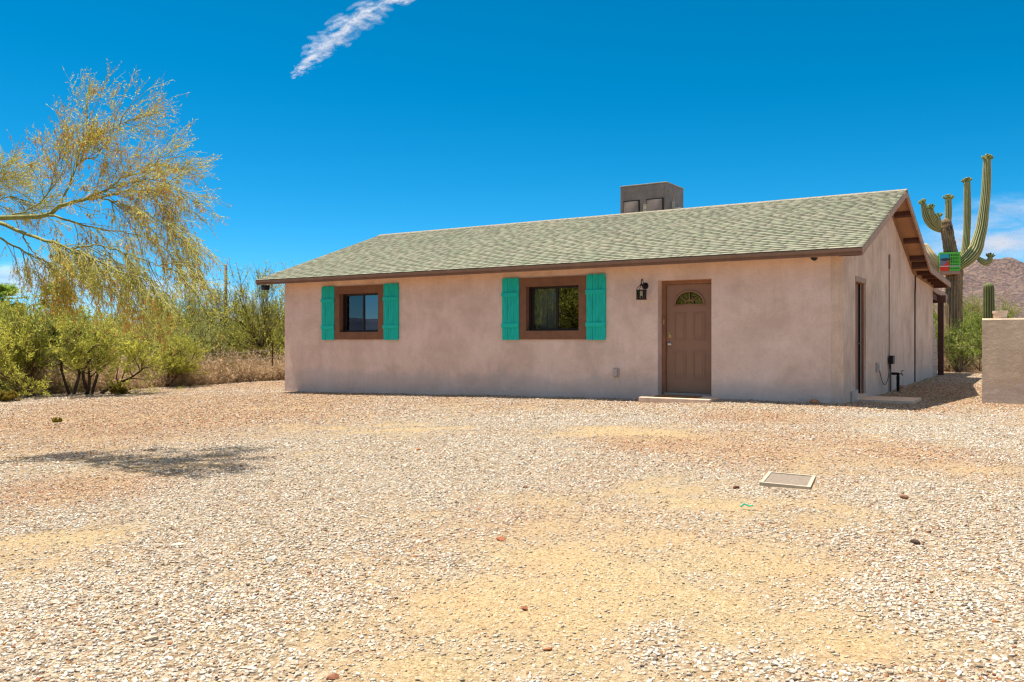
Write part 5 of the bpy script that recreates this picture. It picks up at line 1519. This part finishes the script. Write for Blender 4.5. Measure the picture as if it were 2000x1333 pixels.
tag(o, 'short wooden board under the green crate on the saguaro', 'shelf')

def small_saguaro():
    Z = 22.0; base = np.array(at(931, 700, Z)); base = np.array(at(1931, 700, Z)); base[2] = g1(base[0], base[1])-0.1
    t = empty('saguaro', tuple(base)); tag(t, 'short single column saguaro cactus behind the garden wall', 'cactus')
    top_ = np.array(at(1931, 562, Z)); r_ = 10.5/FPX*Z
    pts = [np.zeros(3), (top_-base)*0.35, (top_-base)*0.7, top_-base]
    V, F, rib, tip, ax, rt = ribbed(pts, [r_*0.85, r_, r_*1.02, r_*0.92], 15, 0.2, 50, 4, True, 4)
    o = np_mesh('trunk', V, F, M['saguaro_dark'], t, smooth=True, attrs={'rib': rib})
small_saguaro()

# ------------------------------------------------------------------ distant mountains
def mountain(name, outline, dist, depth, seed, mats, rough, label=None, foot=-5):
    """ridge running roughly across the view: outline of (x px, y px) at a distance; slopes fall to front and back"""
    xs = np.array([p[0] for p in outline], float); ys = np.array([p[1] for p in outline], float)
    nu, nv_ = 220, 70
    U = np.linspace(xs[0], xs[-1], nu); H_ = np.interp(U, xs, ys)
    Xr = (U-1000)/FPX*dist; Hr = (664-H_)/FPX*dist + EYE
    vv = np.linspace(-1, 1, nv_)
    XX, VV = np.meshgrid(Xr, vv)
    HH = np.tile(Hr, (nv_, 1))
    s = dist/1500.0
    prof = np.clip(1-np.abs(VV), 0, 1)**1.15
    rn_ = fbm(XX/(60*s)+seed, VV*depth/(60*s), seed, 5)-0.5
    gul = np.abs(fbm(XX/(34*s)+9, VV*depth/(110*s), seed+5, 4)-0.5)*2
    ZZ = HH*prof*(1-0.35*gul*(1-prof)*rough) + rn_*HH.max()*0.16*rough*(0.3+prof)*(prof > 0) + foot*(1-prof)
    YY = dist + VV*depth + (fbm(XX/(90*s), VV, seed+2, 3)-0.5)*depth*0.25
    V = np.stack([XX, YY, ZZ], -1).reshape(-1, 3)
    id_ = np.arange(nu*nv_).reshape(nv_, nu)
    F = np.stack([id_[:-1, :-1], id_[:-1, 1:], id_[1:, 1:], id_[1:, :-1]], -1).reshape(-1, 4)
    o = np_mesh(name, V, F, mats, smooth=True); tag(o, kind='structure'); return o
mm = NT('desert_mountain'); mm.set(Roughness=1.0, Specular_IOR_Level=0.05)
mv = mm.obj()
n1 = mm.noise(mv, 0.035, 8, 0.7); n2 = mm.noise(mv, 0.16, 6, 0.75)
mc = mm.ramp(n1, [(0.3, (0.16, 0.105, 0.08)), (0.5, (0.31, 0.21, 0.155)), (0.7, (0.42, 0.30, 0.22))])
mc = mm.mix(mm.ramp(n2, [(0.44, (0, 0, 0)), (0.56, (1, 1, 1))]), mc, (0.12, 0.095, 0.10))
mc = mm.mix(0.12, mc, (0.26, 0.22, 0.28))
mm.col(mc)
mm.bump(mm.math('ADD', n1, mm.math('MULTIPLY', n2, 0.6)), 1.0, 14.0)
mountain('mountain', [(1500, 650), (1700, 575), (1800, 530), (1850, 520), (1880, 518), (1905, 512), (1925, 505), (1945, 502), (1962, 503), (1975, 506), (1985, 513), (2000, 519), (2060, 530), (2150, 515), (2300, 560), (2500, 640)], 1500, 420, 4, mm.mat, 1.0)
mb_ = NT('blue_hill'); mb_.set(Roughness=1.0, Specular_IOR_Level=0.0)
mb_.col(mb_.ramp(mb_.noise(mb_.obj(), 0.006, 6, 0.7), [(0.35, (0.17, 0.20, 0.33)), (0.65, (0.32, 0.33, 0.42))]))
mountain('hills', [(-900, 640), (-500, 618), (-200, 632), (0, 640), (200, 634), (330, 632), (390, 622), (425, 613), (460, 619), (500, 614), (560, 628), (700, 645), (900, 655)], 6000, 900, 8, mb_.mat, 0.5)
md_ = NT('dark_hill'); md_.set(Roughness=1.0, Specular_IOR_Level=0.0)
md_.col(md_.ramp(md_.noise(md_.obj(), 0.006, 6, 0.7), [(0.35, (0.05, 0.07, 0.12)), (0.65, (0.10, 0.12, 0.18))]))
# range far to the left, seen mirrored in the windows
o = mountain('hills', [(-600, 650), (0, 640), (400, 632), (800, 622), (1100, 606), (1400, 612), (1800, 625), (2300, 640), (2800, 655)], 4200, 800, 15, md_.mat, 0.6)
o.rotation_euler = (0, 0, R(98))

# ------------------------------------------------------------------ clouds
def cloud_mat(name, dens, scale, stretch, rot=0.0, col=(0.85, 0.87, 0.9)):
    m = NT(name)
    tc = m.n('ShaderNodeTexCoord'); mp = m.n('ShaderNodeMapping'); mp.inputs['Scale'].default_value = stretch
    mp.inputs['Rotation'].default_value = (0, rot, 0)
    m.l(tc.outputs['Object'], mp.inputs['Vector'])
    f = m.noise(mp.outputs[0], scale, 8, 0.68, 0.6)
    lw = m.n('ShaderNodeLayerWeight'); lw.inputs['Blend'].default_value = 0.5
    edge = m.math('POWER', m.math('SUBTRACT', 1.0, lw.outputs['Facing']), 3.2)
    al = m.math('MULTIPLY', m.math('MULTIPLY', m.ramp(f, [(0.40, (0, 0, 0)), (0.72, (1, 1, 1))]), edge), dens)
    df = m.n('ShaderNodeBsdfDiffuse'); df.inputs['Color'].default_value = (*col, 1)
    tl = m.n('ShaderNodeBsdfTranslucent'); tl.inputs['Color'].default_value = (*col, 1)
    ad = m.n('ShaderNodeMixShader'); ad.inputs[0].default_value = 0.5
    m.l(df.outputs[0], ad.inputs[1]); m.l(tl.outputs[0], ad.inputs[2])
    tr = m.n('ShaderNodeBsdfTransparent'); mx = m.n('ShaderNodeMixShader')
    m.l(al, mx.inputs[0]); m.l(tr.outputs[0], mx.inputs[1]); m.l(ad.outputs[0], mx.inputs[2])
    m.l(mx.outputs[0], m.out.inputs['Surface'])
    return m.mat
def cloud(name, label, path, dist, rx_, n, seed, mat, squash=0.45, stretch=1.6):
    """a string of overlapping soft puffs; path: (px, py, half width px)"""
    rg = np.random.default_rng(seed)
    c0 = at(path[0][0], path[0][1], dist)
    vs, fs, off_ = [], [], 0
    bm = bmesh.new(); bmesh.ops.create_icosphere(bm, subdivisions=4, radius=1); bv = np.array([v_.co[:] for v_ in bm.verts]); bf = np.array([[v_.index for v_ in f_.verts] for f_ in bm.faces]); bm.free()
    pa = np.array(path, float); tt = np.linspace(0, len(pa)-1.001, n)
    for t_ in tt:
        i = int(t_); f = t_-i; q = pa[i]*(1-f)+pa[i+1]*f
        d_ = pa[i+1]-pa[i]; d_ = Vector((d_[0], 0, -d_[1])).normalized()
        w = q[2]/FPX*dist
        c_ = np.array(at(q[0]+rg.normal(0, q[2]*0.25), q[1]+rg.normal(0, q[2]*0.25), dist+rg.normal(0, 60)))-np.array(c0)
        s = rg.uniform(0.7, 1.15)
        a = np.array(d_)*w*stretch*s; b_ = np.array((-d_.z, 0, d_.x))*w*s*0.85; e = np.array((0, 1.0, 0))*w*squash*2
        nn = 1+0.25*(fbm(bv[:, 0]*2+t_*3, bv[:, 2]*2+bv[:, 1], seed+int(t_*10), 3)-0.5)[:, None]
        vs.append((bv[:, :1]*a+bv[:, 2:3]*b_+bv[:, 1:2]*e)*nn+c_); fs.append(bf+off_); off_ += len(bv)
    o = np_mesh(name, np.concatenate(vs), np.concatenate(fs), mat, smooth=True); o.location = c0
    tag(o, label, 'cloud'); o.visible_shadow = True
    return o
cm1 = cloud_mat('streak_cloud', 0.24, 0.024, (0.6, 0.5, 2.4), R(16))
def fibre_cloud(name, label, path, dist, n, seed, mat):
    """a band of many thin, soft, slanting fibres"""
    rg = np.random.default_rng(seed)
    c0 = np.array(at(path[0][0], path[0][1], dist))
    bm = bmesh.new(); bmesh.ops.create_icosphere(bm, subdivisions=3, radius=1); bv = np.array([v_.co[:] for v_ in bm.verts]); bf = np.array([[v_.index for v_ in f_.verts] for f_ in bm.faces]); bm.free()
    pa = np.array(path, float); px = dist/FPX; vs, fs = [], []
    for k in range(n):
        t_ = (k/70 if k < 70 else rg.random()**0.9)*(len(pa)-1.001); i = int(t_); f = t_-i; q = pa[i]*(1-f)+pa[i+1]*f
        o_ = 0.1*rg.normal() if k < 70 else np.clip(rg.normal(0, 0.40), -0.85, 0.85)
        p = np.array(at(q[0]+o_*q[2]*0.8, q[1]+o_*q[2]*0.75, dist+rg.normal(0, 50)))-c0
        ang = R(rg.normal(17, 9)); d_ = np.array((math.cos(ang), 0, math.sin(ang))); u_ = np.array((-math.sin(ang), 0, math.cos(ang)))
        l_ = q[2]*rg.uniform(0.25, 0.85)*px; w = q[2]*rg.uniform(0.10, 0.30)*px
        bend = (bv[:, :1]**2)*u_*w*rg.normal(0, 0.8)
        vs.append(bv[:, :1]*d_*l_ + bv[:, 2:3]*u_*w + bv[:, 1:2]*np.array((0, 1.0, 0))*w*2 + bend + p); fs.append(bf+k*len(bv))
    o = np_mesh(name, np.concatenate(vs), np.concatenate(fs), mat, smooth=True); o.location = tuple(c0); tag(o, label, 'cloud')
fibre_cloud('cloud', 'white wispy streak of cloud slanting high above the roof', [(573, 153, 6), (600, 121, 20), (640, 84, 30), (690, 42, 30), (740, 10, 24), (800, -8, 17), (850, -26, 10)], 4000, 330, 3, cm1)
cm2 = cloud_mat('thin_cirrus', 0.30, 0.0032, (0.6, 1.0, 2.6), R(-14))
cloud('cloud', 'thin pale cirrus veil behind the saguaro above the mountain', [(1700, 480, 50), (1820, 470, 70), (1900, 455, 75), (1980, 440, 80), (2080, 420, 80), (2200, 400, 60)], 6000, 1, 9, 5, cm2, 0.3, 2.2)
cloud('cloud', 'thin pale cirrus bank low over the mountain ridge', [(1600, 545, 40), (1780, 535, 50), (1950, 520, 55), (2120, 500, 55), (2250, 490, 40)], 6500, 1, 8, 6, cm2, 0.3, 2.6)
cloud('cloud', 'faint white cloud bank low on the left behind the trees', [(-250, 560, 50), (-60, 555, 60), (120, 560, 60), (300, 575, 50), (460, 590, 36), (560, 600, 25)], 7000, 1, 9, 7, cloud_mat('low_cloud', 0.5, 0.0022, (0.6, 1.0, 2.2)), 0.3, 2.0)
